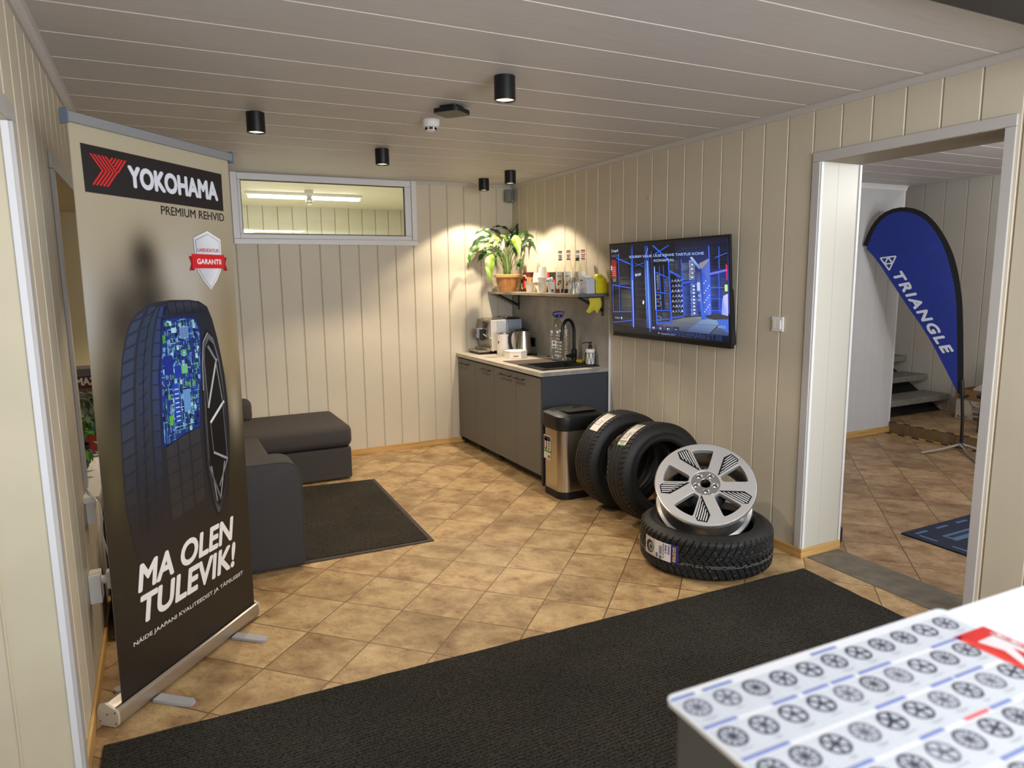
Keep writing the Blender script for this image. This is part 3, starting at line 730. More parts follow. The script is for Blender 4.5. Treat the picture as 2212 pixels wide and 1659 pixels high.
# alloy rim at the right edge of the tyre
RM = [(.600,1.128),(.606,1.24),(.622,1.33),(.653,1.366),(.688,1.340),(.716,1.25),(.734,1.11),(.735,.98),(.726,.85),(.708,.74),(.690,.66),(.66,.60),(.635,.585),(.61,.66),(.590,.80),(.592,.97)]
a.poly([(.67+(u-.67)*1.10,1.0+(v-1.0)*1.045) for u, v in RM], (26,25,28), 3)
a.poly(RM, [(92,94,100) if i in (3,4,5,12) else (44,45,50) for i in range(len(RM))], 4)
a.poly([(.672+(u-.67)*.84,1.0+(v-1.0)*.92) for u, v in RM], (16,16,19), 5)
SV = (150,154,162)
for p, q, w_, c_ in (((.697,1.25),(.622,1.05),.010,(176,180,188)),((.648,1.31),(.690,1.25),.012,(110,114,122)),((.726,1.062),(.628,.985),.012,(208,212,218)),((.690,1.25),(.716,1.07),.006,(120,124,130)),((.634,.855),(.722,.806),.010,(150,154,160)),((.722,.806),(.655,.70),.008,(120,122,128)),((.600,.80),(.658,.64),.010,(96,98,104)),((.622,1.05),(.618,1.28),.006,(96,100,108)),((.628,.985),(.634,.86),.006,(84,86,92)),((.604,1.08),(.600,.83),.008,(70,72,78)),((.716,1.07),(.722,.81),.006,(84,86,92)),((.70,.80),(.655,.64),.006,(150,152,158)),((.612,.80),(.634,.64),.006,(140,142,148))):
    L_([p, q], w_, c_, 6)
L_([(.600,1.128),(.606,1.24),(.622,1.33),(.653,1.366)], .005, (150,152,158), 6)
a.text('MA OLEN', .153,.434,.731,.541,(240,238,236),4,bold=.035,shear=.22); a.text('TULEVIK!', .159,.309,.731,.420,(240,238,236),4,bold=.035,shear=.22)
a.text('NÄIDE JAAPANI KVALITEEDIST JA TÄPSUSEST', .108,.243,.770,.268,(226,224,220),4,bold=.012,shear=.05)
a.build('printed_panel', PRINTG, bn)
MB().grid(lambda s, v: bw(fl_u(s, .05+2.05*v), .05+2.05*v, -.0195), 2, 10).build('panel_back', mat('panel_back', rgb(150,148,145), .6), bn)
# clamp rail at the top
tl, tr = .045, .888
MB().prism([(-.030,2.093),(-.004,2.093),(-.004,2.124),(-.010,2.128),(-.026,2.128),(-.030,2.122)], tl, tr, lambda d, z, u: bw(u, z, d)).build('top_rail', mat('rail_alu', rgb(150,152,156), .45, .4), bn)
for u0, u1 in ((tl-.006,tl),(tr,tr+.006)):
    MB().prism([(-.033,2.085),(-.001,2.085),(-.001,2.130),(-.008,2.134),(-.028,2.134),(-.033,2.126)], u0, u1, lambda d, z, u: bw(u, z, d)).build('rail_cap', mat('rail_cap_grey', rgb(98,112,128), .5), bn)
MB().tube([bw(.43,.07,-.05),bw(.46,2.1,-.032)], .010, 10).build('support_pole', ALU, bn)

# ------------------------------------------------------------------ sofa
FAB = mat('grey_fabric', rgb(67,62,60), .95, noise=.16, nscale=420, bump=.25, bscale=500)
FABL = mat('grey_fabric_blue', rgb(60,60,62), .95, noise=.2, nscale=420, bump=.25, bscale=500)
sf = thing('corner_sofa', 'dark grey fabric corner sofa behind the banner with a chaise along the back wall', 'sofa', (.4,5,0))
def cushion(x0,x1,y0,y1,z0,z1,bev,sag=.0):
    t = bmesh.new(); bmesh.ops.create_cube(t, size=1)
    for v in t.verts: v.co = Vector(((x0+x1)/2+v.co.x*(x1-x0),(y0+y1)/2+v.co.y*(y1-y0),(z0+z1)/2+v.co.z*(z1-z0)))
    bmesh.ops.bevel(t, geom=list(t.edges), offset=bev, segments=5, affect='EDGES', profile=.5)
    mb = MB(); mb._merge(t); return mb
MB().box(-.28,1.285,5.44,6.14,.014,.262,.012,2).build('chaise_base', FAB, sf)
t = MB()
# chaise cushion: rounded front and top with a soft crown
def chz(s, r):
    return None
t = cushion(-.08,1.297,5.425,6.15,.266,.445,.055)
t.build('chaise_cushion', FAB, sf, angle=60)
MB().box(-.28,.585,4.09,5.435,.014,.25,.01).build('seat_base', FAB, sf)
cushion(-.10,.595,4.085,5.44,.255,.43,.045).build('seat_cushion', FAB, sf, angle=60)
# armrest with rounded outer top edge
arm = [(-.26,.012),(.617,.012),(.625,.04),(.627,.50),(.617,.55),(.595,.585),(.56,.603),(.52,.608),(-.26,.608)]
t = MB(); t.prism(arm, 3.84, 4.08, lambda u, v, h: (u, h, v), bev=.012); t.build('armrest', FABL, sf, angle=50)
t = MB(); t.tube([(u, 3.846, v) for u, v in arm[2:]], .004, 6); t.build('arm_piping', FAB, sf)
cushion(-.30,-.06,4.09,6.14,.25,.68,.05).build('backrest', FAB, sf, angle=60)
cushion(-.06,.62,5.98,6.15,.43,.615,.05).build('backrest', FAB, sf, angle=60)
for p in ((1.2,5.52),(1.2,6.06),(.5,3.92),(-.2,3.92),(-.2,6.05)):
    MB().box(p[0]-.025,p[0]+.025,p[1]-.025,p[1]+.025,.001,.0135).build('foot', BLACKP, sf)

# ------------------------------------------------------------------ mats
def rib_mat(name, c0, c1, axis, scale, dist=2.0, rib=.22):
    m = bpy.data.materials.new(name); m.use_nodes = True; nt = m.node_tree; N = nt.nodes; L = nt.links
    b = N['Principled BSDF']; b.inputs['Roughness'].default_value = .95; b.inputs['Specular IOR Level'].default_value = .2
    tc = N.new('ShaderNodeTexCoord')
    wv = N.new('ShaderNodeTexWave'); wv.bands_direction = axis; wv.inputs['Scale'].default_value = scale; wv.inputs['Distortion'].default_value = dist; wv.inputs['Detail'].default_value = 4; wv.inputs['Detail Scale'].default_value = 9
    L.new(tc.outputs['Object'], wv.inputs[0])
    n = N.new('ShaderNodeTexNoise'); n.inputs['Scale'].default_value = 120; n.inputs['Detail'].default_value = 3; L.new(tc.outputs['Object'], n.inputs[0])
    n3 = N.new('ShaderNodeTexNoise'); n3.inputs['Scale'].default_value = 2.5; n3.inputs['Detail'].default_value = 4; L.new(tc.outputs['Object'], n3.inputs[0])
    mul = N.new('ShaderNodeMath'); mul.operation = 'MULTIPLY_ADD'; L.new(wv.outputs['Fac'], mul.inputs[0]); mul.inputs[1].default_value = rib; L.new(n.outputs[0], mul.inputs[2])
    r = N.new('ShaderNodeValToRGB'); L.new(mul.outputs[0], r.inputs[0]); r.color_ramp.elements[0].position = .42; r.color_ramp.elements[0].color = (*c0,1); r.color_ramp.elements[1].position = .85; r.color_ramp.elements[1].color = (*c1,1)
    mx = N.new('ShaderNodeMix'); mx.data_type = 'RGBA'; mx.blend_type = 'OVERLAY'; mx.inputs[0].default_value = .5; L.new(r.outputs[0], mx.inputs[6]); L.new(n3.outputs[0], mx.inputs[7]); L.new(mx.outputs[2], b.inputs['Base Color'])
    bp = N.new('ShaderNodeBump'); bp.inputs['Strength'].default_value = .8; bp.inputs['Distance'].default_value = .006; L.new(mul.outputs[0], bp.inputs['Height']); L.new(bp.outputs[0], b.inputs['Normal'])
    return m
rn = thing('runner_mat', 'long dark ribbed runner mat across the foreground floor', 'mat', (1.3,1.9,0))
P = [(-.285,2.594),(2.995,2.508),(2.958,1.917),(2.92,1.35),(-.31,1.40)]
Q = []
for i, (p, q) in enumerate(zip(P, P[1:]+P[:1])):      # slightly wavy cut edge
    n_ = 40 if i == 0 else (8 if i < 3 else 1)
    for k in range(n_): Q.append((p[0]+(q[0]-p[0])*k/n_ + (random.uniform(-.004,.004) if k else 0), p[1]+(q[1]-p[1])*k/n_ + (random.uniform(-.003,.003) if k else 0)))
MB().prism(Q, .0008, .010).build('pile', rib_mat('runner_pile', rgb(20,19,17), rgb(64,61,55), 'Y', 20, 4.5), rn)
dm = thing('doormat', 'dark brown herringbone doormat with a rubber border in front of the sofa', 'mat', (1,4.6,0))
def skew(u, v, h): # corners from the photo
    a_, b_, c_, d_ = Vector((.60,3.870)), Vector((1.386,3.854)), Vector((1.43,5.327)), Vector((.62,5.415))
    p = a_.lerp(b_, u).lerp(d_.lerp(c_, u), v); return (p.x, p.y, h)
MB().prism([(0,0),(1,0),(1,1),(0,1)], .0008, .006, skew).build('border', mat('mat_rubber', rgb(62,54,48), .7), dm)
MB().prism([(.03,.025),(.965,.02),(.965,.985),(.03,.985)], .0062, .010, skew).build('pile', rib_mat('doormat_pile', rgb(26,24,21), rgb(70,64,54), 'DIAGONAL', 18, 7), dm)

# ------------------------------------------------------------------ kitchenette
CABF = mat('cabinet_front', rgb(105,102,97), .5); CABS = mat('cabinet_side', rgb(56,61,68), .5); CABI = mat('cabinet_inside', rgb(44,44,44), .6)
GN = 'grey base cabinets of the kitchenette'
yd = [4.545,4.955,5.365,5.765,6.165]
def cabinet(y0, y1, doors, label):
    c = thing('base_cabinet', label, 'cabinet', (2.83,(y0+y1)/2,0), 0)
    t = MB(); t.box(2.535,3.09,y0+.001,y0+.017,.03,.838).box(2.535,3.09,y1-.017,y1-.001,.03,.838).box(2.535,3.09,y0+.018,y1-.018,.07,.088).box(3.08,3.09,y0+.018,y1-.018,.09,.838).box(2.535,2.556,y0+.018,y1-.018,.80,.838)
    t.build('carcass', CABI, c)
    MB().box(2.58,2.598,y0+.018,y1-.018,.002,.069).build('plinth', CABI, c)
    for k, x in ((0,y0+.001),(1,y1-.017)): MB().box(2.56,2.62,x,x+.016,.001,.0295).build('foot', CABS, c)
    for d0, d1, h0, h1 in doors:
        d = MB().box(2.513,2.533,d0+.002,d1-.002,.075,.828,.0015,1).build('door', CABF, c)
        t = MB()
        zz = .787
        t.tube([(2.512,h0+.012,zz),(2.488,h0+.012,zz)], .004, 8); t.tube([(2.512,h1-.012,zz),(2.488,h1-.012,zz)], .004, 8); t.box(2.481,2.491,h0,h1,zz-.005,zz+.005,.0015)
        hd = t.build('handle', BLACKM); hd.parent = d
    return c
cabinet(4.545,5.365,[(4.545,4.955,4.79,4.945),(4.955,5.365,5.02,5.22)],'grey double door base cabinet under the sink')
cabinet(5.365,5.765,[(5.365,5.765,5.42,5.60)],'single grey base cabinet between the sink unit and the corner unit')
cabinet(5.765,6.165,[(5.765,6.165,5.90,6.09)],'single grey base cabinet in the corner by the back wall')
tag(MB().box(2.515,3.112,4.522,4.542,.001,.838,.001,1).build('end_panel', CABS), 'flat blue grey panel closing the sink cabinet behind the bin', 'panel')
# worktop with the sink cut out
WTOP = mat('concrete_worktop', rgb(188,181,168), .5, noise=.12, nscale=9)
WEDGE = mat('concrete_edge', rgb(150,148,146), .6, noise=.2, nscale=18)
t = MB()
X0, X1, Y0, Y1, Z0, Z1 = 2.498, 3.114, 4.515, 6.178, .842, .873
sx0, sx1, sy0, sy1 = 2.62, 3.0, 4.66, 4.99
for a_, b_, c_, d_ in ((X0,sx0,Y0,Y1),(sx1,X1,Y0,Y1),(sx0,sx1,Y0,sy0),(sx0,sx1,sy1,Y1)):
    t.quad([(a_,c_,Z1),(b_,c_,Z1),(b_,d_,Z1),(a_,d_,Z1)]); t.quad([(a_,c_,Z0),(a_,d_,Z0),(b_,d_,Z0),(b_,c_,Z0)])
t.quad([(X0,Y0,Z0),(X0,Y0,Z1),(X0,Y1,Z1),(X0,Y1,Z0)]); t.quad([(X0,Y0,Z0),(X1,Y0,Z0),(X1,Y0,Z1),(X0,Y0,Z1)], 1)
t.quad([(X1,Y0,Z0),(X1,Y1,Z0),(X1,Y1,Z1),(X1,Y0,Z1)]); t.quad([(X0,Y1,Z0),(X0,Y1,Z1),(X1,Y1,Z1),(X1,Y1,Z0)])
for p, q in (((sx0,sy0),(sx1,sy0)),((sx1,sy0),(sx1,sy1)),((sx1,sy1),(sx0,sy1)),((sx0,sy1),(sx0,sy0))): t.quad([(*p,Z0),(*q,Z0),(*q,Z1),(*p,Z1)])
tag(t.build('worktop', [WTOP, WEDGE], flat=True), 'pale concrete look worktop of the kitchenette', 'worktop')
# backsplash
SPL = mat('concrete_panel', rgb(166,163,156), .55, noise=.18, nscale=7, nstretch=(1,1,1))
bsp = tag(MB().box(3.102,3.1155,4.522,6.178,.8735,1.398,.0).build('backsplash', SPL, flat=True), 'brown grey concrete look wall panel between worktop and shelf', 'panel')
struct(MB().box(3.098,3.1158,4.508,4.5145,.058,1.40,.001).build('trim_16', WHITE))
# sink
SINK = mat('black_granite', rgb(20,20,21), .45, noise=.2, nscale=300)
sk = thing('sink', 'black rectangular sink set into the worktop', 'sink', (2.82,4.82,.873))
t = MB(); zr0, zr1 = .8735, .882
for a_, b_, c_, d_ in ((2.565,3.085,4.612,4.668),(2.565,3.085,4.985,5.02),(2.565,2.628,4.668,4.985),(2.985,3.085,4.668,4.985)): t.box(a_,b_,c_,d_,zr0,zr1,.002)
t.quad([(2.628,4.668,zr0),(2.65,4.69,.73),(2.65,4.965,.73),(2.628,4.985,zr0)]); t.quad([(2.985,4.668,zr0),(2.985,4.985,zr0),(2.965,4.965,.73),(2.965,4.69,.73)])
t.quad([(2.628,4.668,zr0),(2.985,4.668,zr0),(2.965,4.69,.73),(2.65,4.69,.73)]); t.quad([(2.628,4.985,zr0),(2.65,4.965,.73),(2.965,4.965,.73),(2.985,4.985,zr0)]); t.quad([(2.65,4.69,.73),(2.965,4.69,.73),(2.965,4.965,.73),(2.65,4.965,.73)])
t.build('basin', SINK, sk, flat=True)
MB().lathe([(.04,.731),(.04,.735),(.03,.736)], 24, M=Matrix.Translation((2.81,4.83,0))).build('drain', STEEL, sk)
fc = thing('faucet', 'tall matt black gooseneck tap over the sink', 'faucet', (3.045,4.935,.882))
t = MB(); t.lathe([(.027,.8825),(.027,.888),(.024,.892),(.024,.98),(.02,.985)], 24, M=Matrix.Translation((3.045,4.935,0))); t.build('body', BLACKM, fc)
pts = [(3.045,4.935,.98),(3.045,4.935,1.12)]+[(3.045-.070*(1-math.cos(q)),4.935-.02*(1-math.cos(q)),1.12+.110*math.sin(q)) for q in [PI*i/12 for i in range(1,12)]]+[(2.905,4.895,1.12),(2.902,4.894,1.09),(2.900,4.893,1.065)]
MB().tube(pts, .0135, 12).build('spout', BLACKM, fc)
MB().tube([(3.035,4.925,.935),(2.99,4.89,.938)], .019, 12).tube([(2.99,4.89,.938),(2.925,4.85,.943)], .012, 10).build('lever', BLACKM, fc)
# brown drying mat beside the sink
tag(MB().prism([(2.575,5.315),(2.575,5.03),(2.99,5.03),(2.99,5.27)], .8738, .878).build('drying_mat', mat('brown_mat', rgb(92,78,70), .9)), 'brown drying mat between sink and coffee things', 'mat')
# soap dispenser
sd = thing('soap_dispenser', 'white soap bottle in a black wire holder behind the sink', 'dispenser', (3.055,4.70,.8825))
Ms = Matrix.Translation((3.052,4.70,0)); z = .886
MB().lathe([(.034,z),(.036,z+.003),(.036,z+.095),(.033,z+.1)], 28, M=Ms).lathe([(.037,z+.1),(.037,z+.118),(.034,z+.121)], 28, M=Ms).build('bottle', WPLASTIC, sd)
t = MB(); t.lathe([(.016,z+.121),(.016,z+.145),(.012,z+.15),(.007,z+.151),(.007,z+.165),(.014,z+.166),(.014,z+.176)], 20, M=Ms); t.tube([(3.052,4.70,z+.171),(3.02,4.715,z+.172),(2.995,4.725,z+.165)], .004, 8); t.build('pump', BLACKP, sd)
t = MB(); n_ = 8
for k in range(n_):
    a0, a1 = 2*PI*k/n_, 2*PI*(k+.5)/n_
    for q in (a0+PI/n_, a0-PI/n_): t.tube([(3.052+.040*math.cos(a0),4.70+.040*math.sin(a0),z+.09),(3.052+.044*math.cos(q),4.70+.044*math.sin(q),z-.002)], .0016, 6)
t.tube([(3.052+.040*math.cos(2*PI*k/24),4.70+.040*math.sin(2*PI*k/24),z+.09) for k in range(25)], .002, 6)
t.tube([(3.052+.044*math.cos(2*PI*k/24),4.70+.044*math.sin(2*PI*k/24),z-.002) for k in range(25)], .002, 6)
t.build('wire_holder', BLACKM, sd)
tag(MB().box(3.03,3.08,4.80,4.885,.8825,.905,.006).build('sponge', mat('yellow_sponge', rgb(196,170,52), .9, noise=.15, nscale=200)), 'yellow dish sponge between tap and soap', 'sponge')
# water jug
PET = clear_mat('clear_pet', (.93,.94,.94), .30, .05, .12)
wj = thing('water_jug', 'large clear empty water bottle with a blue handle behind the tap', 'bottle', (3.02,5.13,.873))
Mj = Matrix.Translation((3.015,5.13,0)); pr_ = [(.06,.874),(.074,.884),(.076,.90)]
zz = .90
for k in range(7): pr_ += [(.078,zz+.012),(.078,zz+.022),(.0745,zz+.028)]; zz += .028
pr_ += [(.078,zz+.02),(.076,zz+.05),(.062,zz+.09),(.035,zz+.125),(.022,zz+.135),(.022,zz+.145)]
MB().lathe(pr_, 28, M=Mj).build('bottle', PET, wj)
zt = zz+.145
t = MB(); t.lathe([(.027,zt-.004),(.027,zt+.02),(.024,zt+.022)], 20, M=Mj)
t.tube([(3.015-.026,5.13+.013,zt),(3.015-.045,5.13+.022,zt+.022),(3.015-.04,5.13+.02,zt+.04),(3.015,5.13,zt+.046),(3.015+.045,5.13-.022,zt+.042),(3.015+.026,5.13-.013,zt+.002)], .0065, 8)
t.build('cap_handle', mat('blue_cap', rgb(24,44,150), .4), wj)
a = Art(lambda u, v, h: Vector((3.015,5.13,0))+Vector((math.cos(u),math.sin(u),0))*(.0785+h)+Vector((0,0,v)), .0006)
a.rect(3.35,.985,3.9,1.05,(228,224,216),1,nu=4); a.rect(3.5,1.02,3.75,1.04,(190,60,50),2,nu=2); a.rect(3.45,.99,3.8,1.005,(60,110,170),2,nu=2)
a.build('label', PRINT, wj)
# kettle
kt = thing('kettle', 'brushed steel electric kettle with a black handle', 'kettle', (2.93,5.63,.873))
KX, KY = 2.95, 5.66; Mk = Matrix.Translation((KX,KY,0))
MB().lathe([(.075,.8735),(.077,.878),(.077,.892),(.073,.896)], 32, M=Mk).build('base', BLACKP, kt)
MB().lathe([(.075,.896),(.074,.93),(.066,1.02),(.058,1.085),(.056,1.095)], 40, M=Mk).build('jug', STEEL, kt)
MB().lathe([(.057,1.095),(.052,1.108),(.02,1.114),(.014,1.122),(.01,1.124)], 32, M=Mk).build('lid', mat('dark_brown_lid', rgb(40,30,26), .3), kt)
hd = Vector((-.99,.13,0))
pts = [Vector((KX,KY,0))+hd*r+Vector((0,0,zh)) for r, zh in ((.05,1.098),(.085,1.105),(.115,1.085),(.130,1.04),(.128,.99),(.115,.94),(.095,.905),(.074,.90))]
MB().tube(pts, [.012,.014,.015,.0155,.015,.014,.012,.011], 10).build('handle', BLACKP, kt)
MB().prism([(-.015,0),(.015,0),(0,.03)], 1.06, 1.094, lambda u, v, h: Vector((KX,KY,0))-hd*(.052+v)+Vector((-hd.y,hd.x,0))*u+Vector((0,0,h))).build('spout', STEEL, kt)
a = Art(lambda u, v, h: Vector((KX,KY,0))+Matrix.Rotation(u,3,'Z')@hd*(.0735-(v-.93)*.11+h)+Vector((0,0,v)), .001)
a.rect(-.35,.905,.15,1.05,(212,208,196),1,nu=4,nv=3)
for k in range(6): a.rect(-.2,.915+.022*k,-.05,.921+.022*k,(60,60,60),2,nu=1)
a.build('water_gauge', PRINT, kt)
# coffee machine
SILV = mat('silver_panel', rgb(172,166,152), .35, .6); CW = mat('machine_white', rgb(226,220,214), .35); CBL = mat('machine_grey', rgb(158,164,178), .4)
cm = thing('coffee_machine', 'silver and white espresso machine in the corner of the worktop', 'coffee machine', (2.88,6.0,.873))
MB().box(2.73,3.03,5.885,6.135,.90,1.19,.008,3).build('body', CW, cm)
MB().prism([(.93,2.728),(1.05,2.70),(1.19,2.72),(1.19,2.7295),(.93,2.7295)], 5.88, 6.14, lambda v, u, h: (u, h, v)).build('front_panel', SILV, cm)
MB().box(2.695,2.725,5.885,6.135,.902,.928,.003).build('lower_front', SILV, cm)
MB().box(2.62,2.727,5.90,6.13,.8735,.893,.003).build('drip_base', BLACKP, cm)
t = MB(); t.box(2.615,2.729,5.895,6.135,.894,.908,.004)
for k in range(7): t.box(2.63+.013*k,2.636+.013*k,5.91,6.12,.9082,.911)
t.build('drip_tray', SILV, cm)
MB().box(2.694,2.701,5.93,5.99,1.115,1.175,.002).build('screen', BLACKP, cm)
a = Art(lambda u, v, h: Vector((2.6935-h, 5.985-u, 1.12+v))); a.rect(.012,.008,.04,.042,(150,156,160)); a.rect(.018,.014,.034,.036,(60,64,70),2); a.build('screen_image', PRINT, cm)
t = MB(); t.box(2.64,2.70,5.99,6.03,1.02,1.11,.006); t.build('spout_block', CBL, cm)
a = Art(lambda u, v, h: Vector((2.6395-h, 6.03-u, 1.02+v))); a.rect(.022,.05,.030,.085,(20,20,22)); a.disc(.012,.045,.008,(30,26,24)); a.build('spout_print', PRINT, cm)
MB().box(2.66,2.70,5.945,5.988,1.00,1.10,.005).build('milk_spout', BLACKP, cm)
MB().tube([(2.67,5.96,1.07),(2.70,5.93,1.04),(2.73,5.86,1.02),(2.735,5.86,.96),(2.74,5.86,.90)], .005, 8).build('milk_hose', mat('hose', rgb(226,216,196), .5), cm)
MB().box(2.792,2.885,5.872,5.886,1.06,1.185,.006).build('bean_window', mat('smoky_clear', rgb(196,204,208), .15, noise=.15, nscale=40), cm)
MB().box(2.887,3.045,5.868,6.12,1.055,1.19,.004).build('water_tank', CBL, cm)
t = MB(); t.box(2.74,2.90,5.89,6.12,1.1905,1.20,.004); t.lathe([(.045,1.2),(.045,1.208),(.03,1.212)], 20, M=Matrix.Translation((2.94,6.0,0))); t.box(2.90,3.03,5.88,6.12,1.1905,1.205,.004,mi=1); t.build('top_cover', [STEEL, BLACKP], cm)
# white canisters
def canister(x, y, label, r=.062):
    c = thing('canister', label, 'canister', (x,y,.873))
    Mc = Matrix.Translation((x,y,0))
    MB().lathe([(r-.006,.8738),(r-.003,.878),(r-.002,.89),(r,.90),(r,1.065),(r-.003,1.07)], 36, M=Mc).build('body', CW, c)
    MB().lathe([(r-.003,1.0705),(r+.001,1.073),(r+.001,1.079),(r-.01,1.083),(.01,1.085)], 36, M=Mc).build('lid', STEEL, c)
    return c
c1 = canister(2.80,5.76,'white canister with a round black emblem in front of the espresso machine')
a = Art(lambda u, v, h: Vector((2.80,5.76,0))+Vector((math.cos(u),math.sin(u),0))*(.0622+h)+Vector((0,0,v)), .0006)
a.disc(3.45,.995,.22,(238,232,224),1,16,.019); a.disc(3.45,.995,.13,(28,24,22),2,16,.013); a.disc(3.45,.995,.05,(160,110,50),3,10,.005); a.build('emblem', PRINT, c1)
c2 = canister(2.935,5.812,'plain white canister half hidden between canister and kettle', .048)
a = Art(lambda u, v, h: Vector((2.935,5.812,0))+Vector((math.cos(u),math.sin(u),0))*(.0482+h)+Vector((0,0,v)), .0006)
for k in range(7): a.rect(5.0,.90+k*.011,5.3,.904+k*.011,(90,86,84),1,nu=2)
a.build('scale_marks', PRINT, c2)
# hexagonal paper box
hb = thing('paper_box', 'low white hexagonal paper box with a small orange label', 'box', (2.80,5.52,.873))
hp = [(2.79+.1*math.cos(PI/3*k+rad(-118+30)),5.50+.1*math.sin(PI/3*k+rad(-118+30))) for k in range(6)]
MB().prism(hp, .8738, .928, bev=.002).build('carton', PAPER, hb)
MB().prism([(2.79+(x-2.79)*1.015,5.50+(y-5.50)*1.015) for x, y in hp], .9285, .94, bev=.002).build('lid', PAPER, hb)
p, q = None, None
best = min(range(6), key=lambda k: (Vector(hp[k])+Vector(hp[(k+1)%6])).dot(Vector((.447,.894))))
p, q = Vector((*hp[best],0)), Vector((*hp[(best+1)%6],0)); ed = (q-p).normalized(); nn = Vector((ed.y,-ed.x,0)); L6 = (q-p).length
a = Art(lambda u, v, h: p+ed*u+nn*(.0005+h)+Vector((0,0,.874+v)), .0006); a.rect(.03,.017,.078,.028,(224,150,30)); a.text('SEGUE', .034,.019,.074,.026,(120,70,10),2,bold=.02); a.build('orange_label', PRINT, hb)
# double socket and a charger on the worktop
so = thing('double_socket', 'black double wall socket on the concrete panel behind the kettle', 'socket', (3.1,5.79,.98))
t = MB(); t.box(3.094,3.1015,5.70,5.865,.935,1.02,.003); t.build('plate', BLACKP, so)
for yy in (5.742,5.823):
    t = MB(); t.lathe([(.022,0),(.022,.002),(.019,.003),(.019,-.0)], 20, M=Matrix.Translation((3.0935,yy,.978)) @ Matrix.Rotation(-PI/2,4,'Y')); t.build('socket', BLACKM, so)
MB().box(3.06,3.0925,5.80,5.846,.96,.996,.006).build('plug', BLACKP, so)
tag(MB().tube([(3.07,5.56,.880),(3.085,5.50,.888),(3.07,5.44,.880),(3.03,5.46,.880),(3.02,5.52,.886),(3.06,5.56,.9),(3.085,5.60,.89),(3.075,5.66,.880)], .0035, 8).build('charging_cable', mat('grey_cable', rgb(160,160,164), .5)), 'loose grey cable coiled beside the kettle', 'cable')
tag(MB().prism([(2.99,5.62),(3.08,5.40),(3.10,5.42),(3.10,5.66),(3.0,5.68)], .8738, .8765).build('black_tray', BLACKP), 'thin black tray under the coiled cable', 'tray')

# ------------------------------------------------------------------ wall shelf and what stands on it
SHW = mat('shelf_oak', rgb(146,136,120), .5, noise=.25, nscale=6, nstretch=(6,1,6)); SHE = mat('shelf_edge', rgb(96,98,102), .5)
sh = thing('wall_shelf', 'dark wood wall shelf on black brackets above the kitchenette', 'shelf', (2.98,5.36,1.434))
t = MB(); t.box(2.84,3.1145,4.54,6.178,1.423,1.445,.001,1); 
for f in t.bm.faces:
    if f.calc_center_median().y < 4.545: f.material_index = 1
t.build('shelf_board', [SHW, SHE], sh)
for yb in (4.60,6.03):
    t = MB(); t.box(3.096,3.1012 if yb<6.1 else 3.1012,yb-.012,yb+.012,1.27,1.422,.001); t.box(2.87,3.1,yb-.012,yb+.012,1.416,1.4225,.001)
    t.prism([(3.097,1.30),(3.097,1.325),(2.905,1.4155),(2.87,1.4155)], yb-.011, yb+.011, lambda u, v, h: (u,h,v))
    t.build('bracket', BLACKM, sh)
ZS = 1.4455
# flower pot
pp = thing('potted_peace_lily', 'leafy green peace lily with one white flower in a terracotta coloured pot', 'plant', (2.95,5.95,ZS))
PX, PY = 2.945, 5.955; Mp = Matrix.Translation((PX,PY,0)); TER = mat('terracotta_plastic', rgb(186,134,82), .45, noise=.06, nscale=14)
TER2 = mat('pot_rim', rgb(212,164,104), .45)
n_ = 64
def potr(an, z):   # octagonal-round pot with fluted panels
    f = (z-ZS)/.155; r = .078+.034*min(1,f*1.1)
    r *= 1+.02*math.cos(8*an)
    if .18 < f < .8: r += .004*math.cos(36*an)*(1 if math.cos(4*an+.6) > -.5 else 0)
    return r
t = MB(); t.grid(lambda s, v: (PX+potr(2*PI*s, ZS+.002+.128*v)*math.cos(2*PI*s), PY+potr(2*PI*s, ZS+.002+.128*v)*math.sin(2*PI*s), ZS+.001+.13*v), 96, 10); t.lathe([(.02,ZS+.001),(.078,ZS+.001)], 32, M=Mp, cap1=False); t.build('pot', TER, pp, angle=60)
t = MB(); t.lathe([(.112,ZS+.128),(.124,ZS+.134),(.126,ZS+.156),(.120,ZS+.160),(.112,ZS+.158),(.106,ZS+.14)], 16, M=Mp, cap0=False, cap1=False); t.build('pot_rim', TER2, pp, angle=30)
MB().lathe([(.005,ZS+.142),(.108,ZS+.14)], 24, M=Mp, cap1=False).build('soil', mat('soil', rgb(50,38,28), .95), pp)
